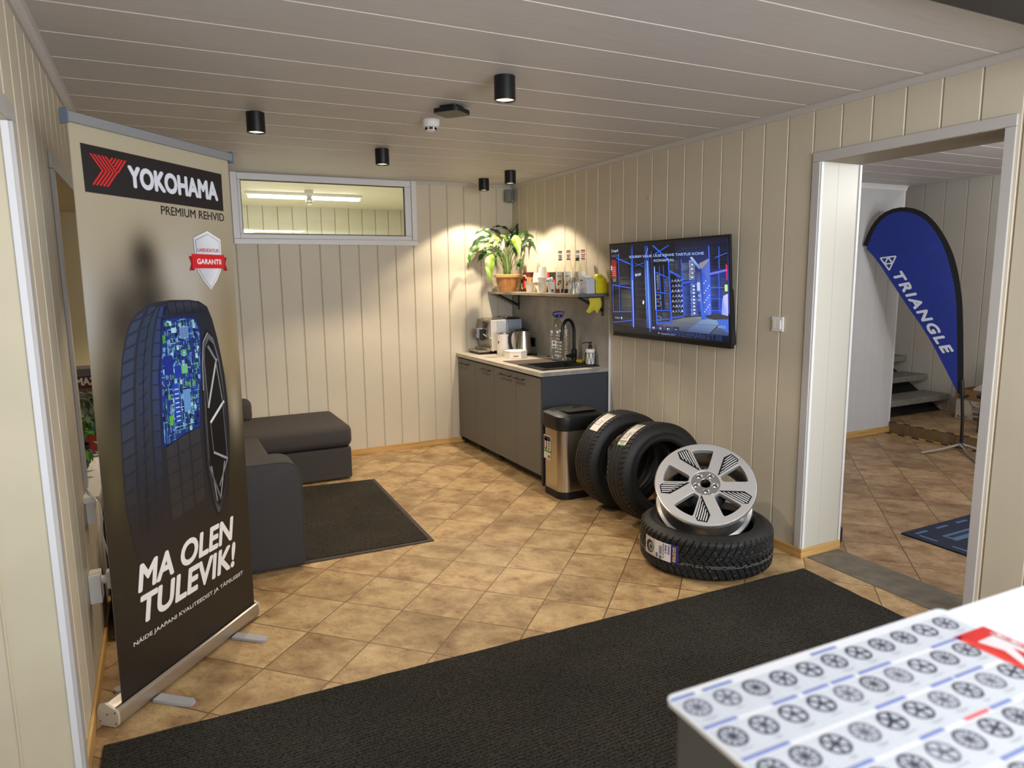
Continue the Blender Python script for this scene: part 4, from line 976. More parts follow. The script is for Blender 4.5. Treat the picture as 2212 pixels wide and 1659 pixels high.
def leafmat(name, c0, c1):
    m = bpy.data.materials.new(name); m.use_nodes = True; nt = m.node_tree; N = nt.nodes; L = nt.links; b = N['Principled BSDF']; b.inputs['Roughness'].default_value = .38
    a_ = N.new('ShaderNodeAttribute'); a_.attribute_name = 'leafuv'; sp_ = N.new('ShaderNodeSeparateXYZ'); L.new(a_.outputs['Vector'], sp_.inputs[0])
    # side veins slanting off the midrib
    ab = N.new('ShaderNodeMath'); ab.operation = 'ABSOLUTE'; L.new(sp_.outputs[1], ab.inputs[0])
    m1 = N.new('ShaderNodeMath'); m1.operation = 'MULTIPLY_ADD'; L.new(ab.outputs[0], m1.inputs[0]); m1.inputs[1].default_value = -.28; L.new(sp_.outputs[0], m1.inputs[2])
    m2 = N.new('ShaderNodeMath'); m2.operation = 'MULTIPLY'; L.new(m1.outputs[0], m2.inputs[0]); m2.inputs[1].default_value = 75
    m3 = N.new('ShaderNodeMath'); m3.operation = 'SINE'; L.new(m2.outputs[0], m3.inputs[0])
    m4 = N.new('ShaderNodeMath'); m4.operation = 'MULTIPLY_ADD'; L.new(m3.outputs[0], m4.inputs[0]); m4.inputs[1].default_value = .5; m4.inputs[2].default_value = .5
    lt = N.new('ShaderNodeMath'); lt.operation = 'LESS_THAN'; L.new(ab.outputs[0], lt.inputs[0]); lt.inputs[1].default_value = .07
    mxx = N.new('ShaderNodeMath'); mxx.operation = 'MAXIMUM'; L.new(m4.outputs[0], mxx.inputs[0]); L.new(lt.outputs[0], mxx.inputs[1])
    mx = N.new('ShaderNodeMix'); mx.data_type = 'RGBA'; L.new(mxx.outputs[0], mx.inputs[0]); mx.inputs[6].default_value = (*c0,1); mx.inputs[7].default_value = (*c1,1)
    L.new(mx.outputs[2], b.inputs['Base Color'])
    return m
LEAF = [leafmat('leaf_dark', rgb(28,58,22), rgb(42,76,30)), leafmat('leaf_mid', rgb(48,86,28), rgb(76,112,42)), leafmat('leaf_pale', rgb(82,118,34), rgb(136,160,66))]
def px(x, y, depth):
    d = ((x-1106)/F)*R2 - ((y-829.5)/F)*U2 + FWD
    return CAMP + d*depth
def clampin(p):
    for _ in range(60):
        if p.x < XR-.012 and p.y < YB-.012: return p
        p = CAMP + (p-CAMP)*.992
    return p
DEP = (Vector((PX,PY,1.6))-CAMP).dot(FWD)
def leaf(stem, base, midp, tip, width, depth, mi, parent, name='leaf', flop=0):
    """stem foot, blade start, blade middle and tip as picture points at a given depth offset"""
    s0 = Vector((PX+stem[0]*.05, PY+stem[1]*.05, ZS+.14))
    B = clampin(px(*base, DEP+depth)); T = clampin(px(*tip, DEP+depth*1.2)); Mi = clampin(px(*midp, DEP+depth*1.1))
    C1 = Mi*2-(B+T)*.5
    mb = MB()
    ctrl = s0+Vector((0,0,(B-s0).length*.55))
    mb.tube([s0*(1-k)**2+ctrl*2*k*(1-k)+B*k*k for k in [i/8 for i in range(9)]], [.0035-.0012*i/8 for i in range(9)], 6)
    n1, n2 = 14, 6; uvs = []
    off = len(mb.bm.verts)
    V = []
    for i in range(n1+1):
        k = i/n1; P_ = B*(1-k)**2+C1*2*k*(1-k)+T*k*k; D_ = ((C1-B)*(1-k)+(T-C1)*k).normalized()
        view = (CAMP-P_).normalized()
        side = D_.cross(view*.75+Vector((0,0,.9))).normalized()
        side = (Matrix.Rotation(flop, 3, D_) @ side); nrm = side.cross(D_)
        w_ = width*(math.sin(PI*min(1,k**.75))**.9)*(1-.25*k)+.0008
        row = []
        for j in range(n2+1):
            q = j/n2*2-1
            p = P_+side*(q*w_)+nrm*(abs(q)*w_*.35+.006*math.sin(k*17+q*2)*abs(q))
            row.append(mb.bm.verts.new(p)); uvs.append((k, q))
        V.append(row)
    for i in range(n1):
        for j in range(n2):
            f = mb.bm.faces.new((V[i][j],V[i+1][j],V[i+1][j+1],V[i][j+1])); f.smooth = True
    o = mb.build(name, LEAF[mi] if isinstance(mi, int) else mi, parent, angle=180)
    at_ = o.data.attributes.new('leafuv', 'FLOAT_VECTOR', 'POINT')
    for i, (k, q) in enumerate(uvs): at_.data[off+i].vector = (k, q, 0)
    return o
K_ = 180/1866
def Pc(x, y): return (1000+x*K_, 480+y*K_)
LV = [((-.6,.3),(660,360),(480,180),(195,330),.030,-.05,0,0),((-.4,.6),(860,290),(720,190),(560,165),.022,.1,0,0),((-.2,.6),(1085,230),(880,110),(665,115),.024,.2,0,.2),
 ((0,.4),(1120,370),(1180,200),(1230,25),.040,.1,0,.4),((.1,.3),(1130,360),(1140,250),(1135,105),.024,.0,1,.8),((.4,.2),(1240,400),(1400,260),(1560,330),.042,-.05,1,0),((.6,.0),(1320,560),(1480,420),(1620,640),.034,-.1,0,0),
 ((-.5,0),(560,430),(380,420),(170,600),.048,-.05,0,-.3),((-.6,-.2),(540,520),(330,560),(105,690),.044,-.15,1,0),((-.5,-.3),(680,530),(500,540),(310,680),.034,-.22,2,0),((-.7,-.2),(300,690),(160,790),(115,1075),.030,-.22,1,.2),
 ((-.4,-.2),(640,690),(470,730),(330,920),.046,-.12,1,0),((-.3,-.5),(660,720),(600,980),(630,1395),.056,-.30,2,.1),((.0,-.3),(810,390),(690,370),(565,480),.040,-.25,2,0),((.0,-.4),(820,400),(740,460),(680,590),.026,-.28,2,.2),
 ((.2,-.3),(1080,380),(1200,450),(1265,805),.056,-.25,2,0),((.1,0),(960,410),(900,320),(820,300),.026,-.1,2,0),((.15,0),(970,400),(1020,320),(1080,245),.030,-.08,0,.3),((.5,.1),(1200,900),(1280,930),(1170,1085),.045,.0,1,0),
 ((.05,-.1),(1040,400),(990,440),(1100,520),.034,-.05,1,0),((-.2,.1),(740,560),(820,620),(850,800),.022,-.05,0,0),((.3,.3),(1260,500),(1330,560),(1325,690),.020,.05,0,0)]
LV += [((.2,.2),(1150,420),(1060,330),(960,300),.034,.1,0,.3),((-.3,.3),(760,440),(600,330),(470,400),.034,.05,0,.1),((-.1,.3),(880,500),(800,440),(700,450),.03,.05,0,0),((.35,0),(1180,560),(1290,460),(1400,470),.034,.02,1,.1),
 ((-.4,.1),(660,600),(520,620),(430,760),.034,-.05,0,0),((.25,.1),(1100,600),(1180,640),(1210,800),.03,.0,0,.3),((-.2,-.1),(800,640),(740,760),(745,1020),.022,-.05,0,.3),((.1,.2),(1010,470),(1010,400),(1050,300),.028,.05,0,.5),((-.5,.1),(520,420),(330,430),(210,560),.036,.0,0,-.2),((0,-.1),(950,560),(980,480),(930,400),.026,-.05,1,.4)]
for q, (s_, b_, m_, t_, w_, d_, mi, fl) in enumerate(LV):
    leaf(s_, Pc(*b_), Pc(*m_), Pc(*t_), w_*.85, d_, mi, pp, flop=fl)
for q, (sx_, tx_, ty_) in enumerate(((-.2,905,650),(.1,985,560),(.3,1110,560),(0,1060,500),(.2,1040,1000),(-.3,830,700),(-.1,880,760))):
    s0 = Vector((PX+sx_*.05, PY-.02, ZS+.14)); e = px(*Pc(tx_,ty_), DEP-.05); MB().tube([s0, s0.lerp(e,.5)+Vector((0,0,.01)), e], [.0035,.003,.002], 6).build('stem', LEAF[1], pp)
leaf((0,-.3), Pc(870,620), Pc(895,500), Pc(905,365), .020, -.28, mat('spathe', rgb(244,236,222), .5), pp, 'flower', .3)
# things behind the cups
def jar():
    t = thing('coffee_jar', 'dark glass coffee jar with a gold label behind the flower pot', 'jar', (3.06,5.83,ZS)); Mj = Matrix.Translation((3.06,5.83,0))
    MB().lathe([(.033,ZS),(.036,ZS+.004),(.036,ZS+.10),(.030,ZS+.115)], 24, M=Mj).build('glass', mat('dark_glass', rgb(40,24,14), .15), t)
    MB().lathe([(.033,ZS+.115),(.033,ZS+.135),(.030,ZS+.138)], 24, M=Mj).build('lid', mat('gold_lid', rgb(150,110,50), .4, .5), t)
    a = Art(lambda u, v, h: Vector((3.06,5.83,0))+Vector((math.cos(u),math.sin(u),0))*(.0363+h)+Vector((0,0,ZS+v)), .0006); a.rect(3.3,.02,5.3,.075,(176,150,84),1,nu=8); a.rect(3.6,.04,4.4,.09,(50,34,24),2,nu=4); a.build('label', PRINT, t)
jar()
def pack(name, x0,x1,y0,y1,h,c,label,art=None):
    t = thing(name, label, 'box', ((x0+x1)/2,(y0+y1)/2,ZS)); MB().box(x0,x1,y0,y1,ZS,ZS+h,.003).build('carton', mat(name+label[:6], c, .5), t)
    a = Art(lambda u, v, h_: Vector((x0-.0005-h_, y1-u, ZS+v)), .0006); art(a, y1-y0, h); a.build('box_print', PRINT, t)
pack('tea_box', 3.02,3.10,5.62,5.79,.175, rgb(70,14,18), 'dark red tea box behind the cup of stirrers', lambda a, w, h: (a.rect(.01,h-.05,w-.01,h-.01,(96,26,30)), a.rect(.02,.03,w-.02,.10,(190,60,40)), a.disc(w*.4,.13,.012,(220,190,170),2), a.rect(.02,h-.035,.06,h-.025,(230,220,210),2)))
pack('coffee_pack', 3.03,3.10,5.20,5.40,.172, rgb(34,34,30), 'black coffee pack with red fruit print behind the sachets', lambda a, w, h: (a.rect(0,.06,w*.42,h,(190,40,36)), a.disc(w*.2,.12,.02,(230,120,90),2), a.disc(w*.3,.08,.018,(150,20,24),2), a.rect(w*.55,0,w*.8,.05,(120,120,40),2), a.disc(w*.85,.09,.02,(200,50,40),2)))
# paper cups
CUP = mat('paper_cup', rgb(240,234,222), .55)
def cup_at(x, y, z, label, group=None, inv=False, h=.086, r0=.030, r1=.042):
    t = thing('paper_cup', label, 'cup', (x,y,z), 0, group); Mc = Matrix.Translation((x,y,z))
    pf = [(r0,.001),(r0,.004),(r1,h-.003),(r1+.002,h-.002),(r1+.002,h),(r1,h),(r0-.001,.006)]
    if inv: pf = [(r, h-z_) for r, z_ in pf][::-1]; 
    mb = MB(); mb.lathe(pf, 28, M=Mc, cap0=not inv, cap1=False if not inv else True); o = mb.build('cup_body', CUP, t)
    return t
sx, sy_ = 2.905, 5.435
s1 = cup_at(sx, sy_, ZS, 'white paper cup holding wooden stirrers')
t = thing('stirrer_bundle', 'bunch of wooden coffee stirrers standing in a paper cup', 'stirrers', (sx,sy_,ZS+.01))
WOODS = mat('stirrer_wood', rgb(214,178,122), .7, noise=.1, nscale=30)
for k in range(26):
    an = random.uniform(0,2*PI); r_ = random.uniform(.004,.022); p = Vector((sx+r_*math.cos(an),sy_+r_*math.sin(an),ZS+.012)); q = p+Vector((math.cos(an)*r_*.7,math.sin(an)*r_*.7,.112+random.uniform(-.006,.010)))
    MB().tube([p,q], .0025, 4).build('stirrer', WOODS, t)
GC = 'nested paper cups of the tall stack'
for k in range(6):
    cup_at(2.90,5.20,ZS+.0085*k, 'white paper cup in the nested lower part of the tall cup stack', GC)
cup_at(2.90,5.20,ZS+.0085*5+.086+.001, 'upside down white paper cup crowning the tall cup stack', inv=True)
cup_at(2.99,5.46,ZS,'lower white paper cup of the short pair behind the tall stack', inv=True)
cup_at(2.99,5.46,ZS+.0868,'upper white paper cup of the short pair behind the tall stack', inv=True)
s3 = cup_at(2.895,5.03,ZS,'white paper cup with a small printed square holding sugar sachets')
a = Art(lambda u, v, h: Vector((2.895,5.03,ZS))+Vector((math.cos(u),math.sin(u),0))*(.0302+.14*v+h)+Vector((0,0,v)), .0006); a.rect(3.9,.012,4.5,.032,(190,60,60),1,nu=4); a.rect(4.2,.012,4.5,.032,(40,50,100),2,nu=3); a.build('print', PRINT, s3)
t = thing('sachet_bundle', 'white and blue sugar sachets sticking out of a paper cup', 'sachets', (2.895,5.03,ZS+.06))
for k in range(14):
    an = 2*PI*k/14+random.uniform(-.2,.2); r_ = .012+.012*(k%2); M_ = Matrix.Translation((2.895+r_*math.cos(an),5.075+r_*math.sin(an),ZS+.09+random.uniform(0,.02))) @ Matrix.Rotation(an,4,'Z') @ Matrix.Rotation(random.uniform(-.1,.35),4,'Y')
    t_ = MB(); t_.box(-.002,.002,-.009,.009,-.03,.022,.001,M=M_); t_.box(-.0023,.0023,-.0055,.0055,-.004,.012,mi=1,M=M_); t_.build('sachet', [PAPER, mat('sachet_blue', rgb(70,92,150), .6)], t)
# syrup bottles
BG = clear_mat('bottle_glass', (.96,.97,.94), .12, .03, .08)
def syrup(x, y, liquid, lv, label, lab, capc, ptype):
    t = thing('syrup_bottle', label, 'bottle', (x,y,ZS)); Mb = Matrix.Translation((x,y,0)); z = ZS
    MB().lathe([(.034,z),(.038,z+.004),(.038,z+.17),(.036,z+.185),(.020,z+.235),(.0145,z+.255),(.0135,z+.32),(.015,z+.322),(.015,z+.328)], 32, M=Mb).build('glass', BG, t)
    if lv: MB().lathe([(.033,z+.003),(.0365,z+.006),(.0365,z+min(lv,.17))], 28, M=Mb).build('syrup', liquid, t)
    capm = mat('cap_'+ptype, rgb(*capc), .4)
    MB().lathe([(.0162,z+.315),(.0162,z+.335),(.0150,z+.338)], 20, M=Mb).build('cap', capm, t)
    f = lambda R: (lambda u, v, h: Vector((x,y,z))+Vector((math.cos(u),math.sin(u),0))*(R+h)+Vector((0,0,v)))
    a = Art(f(.0384), .0006); a.rect(3.25,.035,4.75,.172,(240,234,218),1,nu=10)
    if lab == 'nut': a.disc(4.0,.085,.30,(150,84,44),2,12,.018); a.disc(4.25,.095,.18,(176,104,54),3,10,.012); a.disc(3.8,.072,.16,(120,60,30),3,10,.010)
    elif lab == 'nut2': a.disc(4.1,.08,.28,(196,130,66),2,12,.017); a.disc(3.85,.07,.2,(170,100,46),3,10,.012); a.disc(4.35,.098,.15,(150,84,40),3,10,.010)
    else: a.disc(4.0,.07,.16,(120,160,50),2,10,.010); a.disc(4.3,.1,.12,(60,60,50),2,10,.01)
    if lab[:3] == 'nut': a.text('MONIN', 3.6,.128,4.4,.144,(60,54,46),2,bold=.02)
    a.rect(3.6,.04,4.2,.046,(180,170,150),2,nu=3)
    a.build('label', PRINT, t)
    a = Art(f(.0160), .0006); a.rect(3.2,.262,5.5,.302,(232,226,222),1,nu=8)
    if ptype == 'red': a.rect(3.2,.262,5.5,.272,(196,34,40),2,nu=8); a.rect(3.2,.298,5.5,.304,(196,34,40),2,nu=8); a.rect(4.0,.28,4.7,.29,(150,150,170),2,nu=2)
    else: a.rect(3.2,.255,5.5,.280,(70,90,40),2,nu=8)
    a.build('neck_label', PRINT, t)
    a = Art(f(.0164), .0006); a.rect(3.2,.316,5.5,.330,(206,206,214),1,nu=8); a.build('cap_band', PRINT, t)
AMB = mat('amber_syrup', rgb(150,62,14), .1, coat=1); DRK = mat('dark_syrup', rgb(40,22,16), .1, coat=1); CLR = mat('pale_syrup', rgb(214,190,150), .1, coat=1)
syrup(2.935,4.972,AMB,.17,'syrup bottle full of amber liquid, first beside the sachets','nut',(196,34,40),'red')
syrup(2.935,4.842,DRK,.10,'syrup bottle with dark liquid in the middle of the row','nut2',(196,34,40),'red')
syrup(3.02,4.845,CLR,0,'clear syrup bottle with silver cap and green neck band','lime',(190,190,196),'silver')
syrup(3.00,4.73,CLR,0,'clear syrup bottle with red cap nearest the television','plain',(196,34,40),'red')
# crinkled clear bag, grey packet, yellow packet, yellow cloth
def blob(name, label, cat, cx, cy_, w, d, h, m, seed, amp, sides=20):
    rnd = random.Random(seed); ph = [rnd.uniform(0,6) for _ in range(6)]
    def fn(s, v):
        an = 2*PI*s; e = 1/max(abs(math.cos(an)),abs(math.sin(an))); e = min(e, 1.25)
        tap = 1-.25*max(0,v-.7)/.3
        k = (1+amp*(math.sin(9*an+ph[0]+5*v)+math.sin(15*an+ph[1]-7*v)*.7+math.sin(4*an+11*v+ph[2])*.6))*tap
        return (cx+w/2*e*math.cos(an)*k*.85, cy_+d/2*e*math.sin(an)*k*.85, ZS+h*v)
    t = MB(); t.grid(fn, 48, 14); t.lathe([(.001,0),(.0012,.001)], 4, M=Matrix.Translation((cx,cy_,ZS+h*.98)))
    return t
t = blob('x','x','x',2.876,4.665,.075,.085,.125,None,2,.02); tag(t.build('crinkled_bag', clear_mat('clear_film', (.82,.81,.78), .4, .14, .18)), 'crinkled clear plastic bag at the shelf front', 'bag')
gp = thing('grey_packet', 'grey white plastic packet lying next to the yellow packet on the shelf', 'packet', (2.95,4.67,ZS))
MB().prism([(4.67,0),(4.67,.085),(4.665,.115),(4.62,.14),(4.57,.125),(4.556,.11),(4.552,0)], 2.925, 2.998, lambda u, v, h: (h,u,ZS+v), bev=.006).build('packet', mat('grey_film', rgb(196,200,208), .3, bump=.4, bscale=14), gp)
a = Art(lambda u, v, h: Vector((2.9245-h, 4.67-u, ZS+v)), .0006); a.rect(.02,.098,.06,.108,(60,70,120)); a.rect(.0,.085,.105,.0865,(150,156,166)); a.rect(.03,.07,.045,.075,(90,90,96)); a.build('print', PRINT, gp)
yp = thing('yellow_packet', 'bright yellow packet at the end of the shelf', 'packet', (2.97,4.565,ZS))
MB().prism([(3.004,0),(3.002,.10),(3.008,.13),(3.02,.15),(3.05,.152),(3.075,.135),(3.10,.115),(3.108,.09),(3.108,0)], 4.548, 4.60, lambda u, v, h: (u,h,ZS+v), bev=.008).build('packet', mat('yellow_film', rgb(206,192,30), .4, bump=.3, bscale=16), yp)
a = Art(lambda u, v, h: Vector((3.005+u, 4.5475-h, ZS+v)), .0006); a.text('10', .02,.118,.05,.138,(140,128,20),1,bold=.03); a.rect(.0,.086,.10,.088,(170,156,20)); a.build('print', PRINT, yp)
t = MB()
def clf(s, v):
    x = 2.955+.105*s-.02*v+.02*math.sin(v*3); z = 1.412-(.135-.03*s+.015*math.sin(s*9))*v*(.75+.25*s)
    return (x, 4.576-.006*v+.016*math.sin(s*5+v*2)*v, z)
t.grid(clf, 16, 14)
tag(t.build('yellow_cloth', mat('yellow_cloth', rgb(204,190,60), .85)), 'yellow cleaning cloth hanging from the shelf bracket', 'cloth')

# ------------------------------------------------------------------ television
tv = thing('television', 'wall mounted flat television showing a blue lit tyre warehouse', 'television', (3.08,3.8,1.145))
BLc, BRc, TRc, TLc = Vector((3.066,4.402,1.147)), Vector((3.066,3.170,1.147)), Vector((3.020,3.176,1.8126)), Vector((3.020,4.395,1.8126))
eu, ev = (BRc-BLc), (TLc-BLc); W_, H_ = eu.length, ev.length; eu.normalize(); ev = (ev-eu*ev.dot(eu)).normalized(); en = eu.cross(ev)
if en.x > 0: en = -en
def tvp(u, v, h=0): return BLc + eu*(u*W_) + ev*(v*H_) + en*h
MB().prism([(0,0),(1,0),(1,1),(0,1)], -.018, .0, tvp, bev=.002).build('bezel', BLACKP, tv)
MB().prism([(.12,-.004),(.985,-.004),(1.0,.02),(.99,.5),(.95,.62),(.12,.62)], -.042, -.0185, tvp, bev=.006).build('rear_housing', BLACKP, tv)
MB().prism([(-.002,-.018),(1.002,-.018),(1.002,.004),(-.002,.004)], -.02, .004, tvp, bev=.002).build('lower_rim', BLACKP, tv)
MB().box(3.098,3.1155,3.6,4.0,1.3,1.6).build('wall_bracket', BLACKM, tv)
a = Art(tvp, .0004)
# moving picture on the screen
a.rect(.007,.030,.993,.985,(12,13,22),1)
a.poly([(.007,.030),(.985,.030),(.985,.30),(.007,.26)], [(10,11,20),(40,44,70),(60,64,80),(16,18,30)], 2)
a.poly([(.60,.985),(.993,.985),(.993,.3),(.60,.3)], [(12,12,18),(14,14,24),(60,80,170),(40,56,120)], 2)
a.poly([(.392,.146),(.659,.235),(.787,.257),(.983,.216),(.982,.033),(.346,.028)], [(40,46,66),(120,124,126),(140,144,146),(96,112,150),(30,40,70),(20,24,44)], 3)
a.poly([(.792,.228),(.951,.241),(.817,.062),(.649,.079)], [(120,146,190),(140,164,200),(50,66,106),(46,62,104)], 4); a.line((.951,.238),(.822,.062),.006,(40,50,60),5)
rt = random.Random(11)
def stack(u0, u1, v0, v1, n, c0, c1, lay=5, tilt=0):
    for k in range(n):
        a0 = v0+(v1-v0)*k/n; a1 = v0+(v1-v0)*(k+1)/n-.1*(v1-v0)/n; j = rt.uniform(-.002,.002); q = rt.uniform(.8,1.1)
        pts = [(u0+j+.003,a0),(u1+j-.003,a0+tilt),(u1+j,(a0+a1)/2+tilt),(u1+j-.003,a1+tilt),(u0+j+.003,a1),(u0+j,(a0+a1)/2)]
        a.poly(pts, [tuple(x*q for x in c) for c in (c0,c1,c1,c1,c0,c0)], lay)
        a.line((u0+.006,a0+.25*(a1-a0)),(u1-.006,a0+.25*(a1-a0)+tilt),.10*(a1-a0),(14,15,22),lay+1); a.line((u0+.006,a0+.7*(a1-a0)),(u1-.006,a0+.7*(a1-a0)+tilt),.10*(a1-a0),(18,19,26),lay+1)
stack(.105,.195,.60,.84,9,(34,36,42),(26,28,34)); stack(.098,.200,.553,.64,3,(86,88,84),(60,64,70)); stack(.097,.198,.27,.50,10,(58,62,62),(84,86,80)); stack(.02,.088,.27,.53,7,(24,26,34),(30,32,40)); stack(.10,.20,.06,.24,4,(34,36,40),(40,42,46))
# big tractor tyre in the shade
a.poly([(.237,.25),(.30,.17),(.337,.19),(.336,.69),(.29,.715),(.240,.69)], [(26,28,40),(16,17,26),(12,13,20),(20,22,32),(30,32,48),(34,36,52)], 4)
for r_ in range(6):
    for c_ in range(3):
        u, v = .243+.033*c_, .25+.062*r_; a.poly([(u,v+.03),(u+.018,v),(u+.033,v+.03),(u+.018,v+.012)], (52,56,76), 5)
a.disc(.256,.655,.008,(190,206,232),6,10,.016); a.poly([(.268,.645),(.303,.652),(.303,.678),(.268,.668)], (150,166,196), 6); a.poly([(.305,.36),(.317,.345),(.325,.375),(.313,.395)], (214,222,236), 6)
# blue forklift posts and racking
BLU, BL2, BL3 = (46,92,226), (70,124,240), (30,58,160)
def beam(p, q, w, c=BLU, lay=8): a.line(p, q, w, c, lay)
a.poly([(.195,.052),(.222,.055),(.232,.60),(.240,.963),(.222,.963),(.205,.60)], [(20,34,110),(26,44,130),(60,110,240),(28,44,120),(22,36,100),(50,96,226)], 8)
a.line((.213,.08),(.222,.60),.005,(170,200,250),9)
a.poly([(.337,.055),(.386,.06),(.387,.60),(.384,.83),(.340,.84),(.339,.60)], [(40,52,110),(44,70,150),(70,120,224),(30,48,110),(26,40,96),(86,136,230)], 8)
a.poly([(.362,.06),(.372,.06),(.372,.80),(.362,.80)], (110,160,244), 9); a.line((.352,.30),(.356,.75),.003,(26,44,120),9); a.poly([(.345,.80),(.38,.805),(.38,.95),(.345,.955)], (34,52,130), 8); a.line((.35,.83),(.375,.93),.006,(110,140,220),9)
a.poly([(.386,.06),(.425,.06),(.428,.90),(.392,.91)], (14,15,26), 7); a.line((.405,.1),(.405,.9),.010,(40,50,90),8)
for p, q, w in (((.095,.89),(.084,.26),.006),((.021,.547),(.015,.239),.006),((.074,.842),(.21,.77),.012),((.019,.551),(.209,.516),.012),((.011,.251),(.2,.264),.010),((.01,.13),(.2,.17),.008),
                ((.428,.72),(.431,.149),.012),((.436,.681),(.548,.622),.010),((.437,.481),(.55,.465),.010),((.438,.292),(.55,.299),.010),((.434,.160),(.562,.178),.018),((.550,.79),(.558,.161),.012),((.436,.20),(.556,.215),.010),((.47,.74),(.478,.30),.005),((.505,.75),(.510,.30),.005),
                ((.42,.95),(.55,.80),.012),((.43,.86),(.555,.94),.008),((.557,.69),(.644,.629),.016),((.563,.227),(.663,.251),.014),((.655,.573),(.759,.592),.016),((.652,.80),(.66,.26),.008),((.25,.75),(.335,.78),.006),((.25,.78),(.33,.74),.004)):
    beam(p, q, w)
a.line((.426,.30),(.428,.74),.005,(190,206,240),9)
stack(.442,.475,.50,.66,5,(120,130,140),(70,80,90)); stack(.512,.548,.48,.62,5,(90,100,110),(60,66,76)); stack(.515,.55,.31,.46,4,(90,96,104),(60,66,72)); stack(.488,.54,.18,.28,2,(76,84,90),(56,60,66))
for v_ in (.36,.43,.21): a.ring(.448,v_,.018,.030,(96,104,96),6,14)
stack(.56,.60,.66,.79,5,(70,80,92),(50,58,70)); stack(.60,.635,.64,.80,5,(60,70,84),(46,54,66))
# fan of leaning tyres
for r_ in range(7):
    for c_ in range(4):
        u, v = .562+.024*c_+.004*(r_%2), .275+.05*r_+.002*c_; lum = .7+.5*rt.random()
        a.poly([(u,v),(u+.012,v+.034),(u+.026,v+.002),(u+.012,v+.016)], tuple(min(255,x*lum) for x in (176,186,204)), 5); a.poly([(u,v-.012),(u+.012,v+.012),(u+.026,v-.010),(u+.012,v-.004)], (18,20,28), 6)
stack(.656,.706,.60,.765,7,(96,110,140),(70,84,116),5,.004); stack(.708,.756,.60,.79,8,(140,150,176),(100,112,140),5,.004); stack(.660,.712,.26,.54,9,(60,90,180),(30,46,110),5,.002); stack(.716,.777,.26,.575,9,(110,140,220),(50,76,160),5,.003)
for k in range(9): a.rect(.735,.28+.032*k,.75,.294+.032*k,(226,232,244),8)
for k in range(4): a.rect(.725+.004*(k%2),.62+.04*k,.742,.632+.04*k,(220,226,238),8)
# lamp light, wall, lift column, right rack
a.poly([(.781,.751),(.857,.798),(.863,.585),(.819,.656)], (140,140,150), 3); a.poly([(.717,.815),(.735,.818),(.797,.714),(.785,.7)], [(150,180,240),(190,214,250),(120,150,220),(90,120,200)], 6)
a.poly([(.80,.70),(.86,.78),(.862,.28),(.81,.27)], [(50,80,190),(70,100,210),(90,130,240),(60,90,200)], 3)
for k in range(14): a.rect(.815+.012*(k%4),.30+.022*k,.823+.012*(k%4),.312+.022*k,(190,206,246),5)
a.poly([(.755,.672),(.794,.678),(.800,.50),(.811,.295),(.838,.246),(.795,.228),(.778,.50)], [(54,60,110),(60,70,130),(70,110,220),(60,110,230),(50,96,210),(40,84,200),(90,110,180)], 8)
a.rect(.768,.50,.79,.58,(190,200,230),9); a.ring(.785,.455,.006,.012,(170,190,240),9,12); a.ring(.783,.415,.006,.012,(150,170,230),9,12)
a.poly([(.859,.93),(.985,.93),(.985,.30),(.863,.291)], [(16,18,40),(14,14,30),(50,70,170),(40,64,170)], 4)
stack(.868,.915,.45,.63,7,(70,86,140),(50,64,116)); stack(.94,.98,.45,.62,6,(66,80,130),(60,70,110)); stack(.868,.915,.31,.43,5,(56,76,140),(40,56,110)); stack(.87,.92,.70,.90,7,(36,40,60),(26,30,48)); stack(.93,.985,.70,.86,6,(30,34,54),(24,26,40))
for p, q, w in (((.860,.91),(.866,.29),.008),((.925,.67),(.93,.30),.006),((.862,.655),(.985,.69),.022),((.863,.53),(.985,.535),.008),((.864,.43),(.985,.43),.007),((.865,.32),(.985,.325),.008),((.93,.90),(.93,.7),.005),((.90,.80),(.985,.84),.006)): beam(p, q, w, (64,104,230), 8)
a.line((.862,.655),(.985,.69),.012,(130,120,190),9)
a.poly([(.94,.29),(.985,.28),(.985,.48),(.955,.46),(.945,.40)], [(150,160,230),(190,180,250),(220,200,250),(180,200,250),(120,150,240)], 9); a.rect(.965,.50,.985,.56,(206,236,120),9)
a.poly([(.974,.744),(.985,.73),(.985,.60),(.979,.60)], (226,40,96), 9); a.poly([(.90,.24),(.985,.25),(.985,.12),(.93,.17)], (70,110,210), 6)
# red extinguisher
a.poly([(.013,.80),(.022,.825),(.055,.825),(.068,.80),(.065,.625),(.012,.625)], [(110,22,24),(120,26,26),(150,40,40),(140,34,34),(170,52,48),(140,36,34)], 8)
for k in range(5): a.rect(.022,.65+.022*k,.058,.66+.022*k,(196,120,110),9)
a.rect(.012,.71,.022,.76,(206,206,206),9); a.rect(.025,.585,.06,.62,(96,106,116),8); a.ring(.055,.80,.018,.022,(60,60,66),8,10)
a.poly([(.007,.030),(.985,.030),(.985,.10),(.007,.10)], [(6,7,12),(10,12,22),(18,26,54),(8,9,16)], 9)
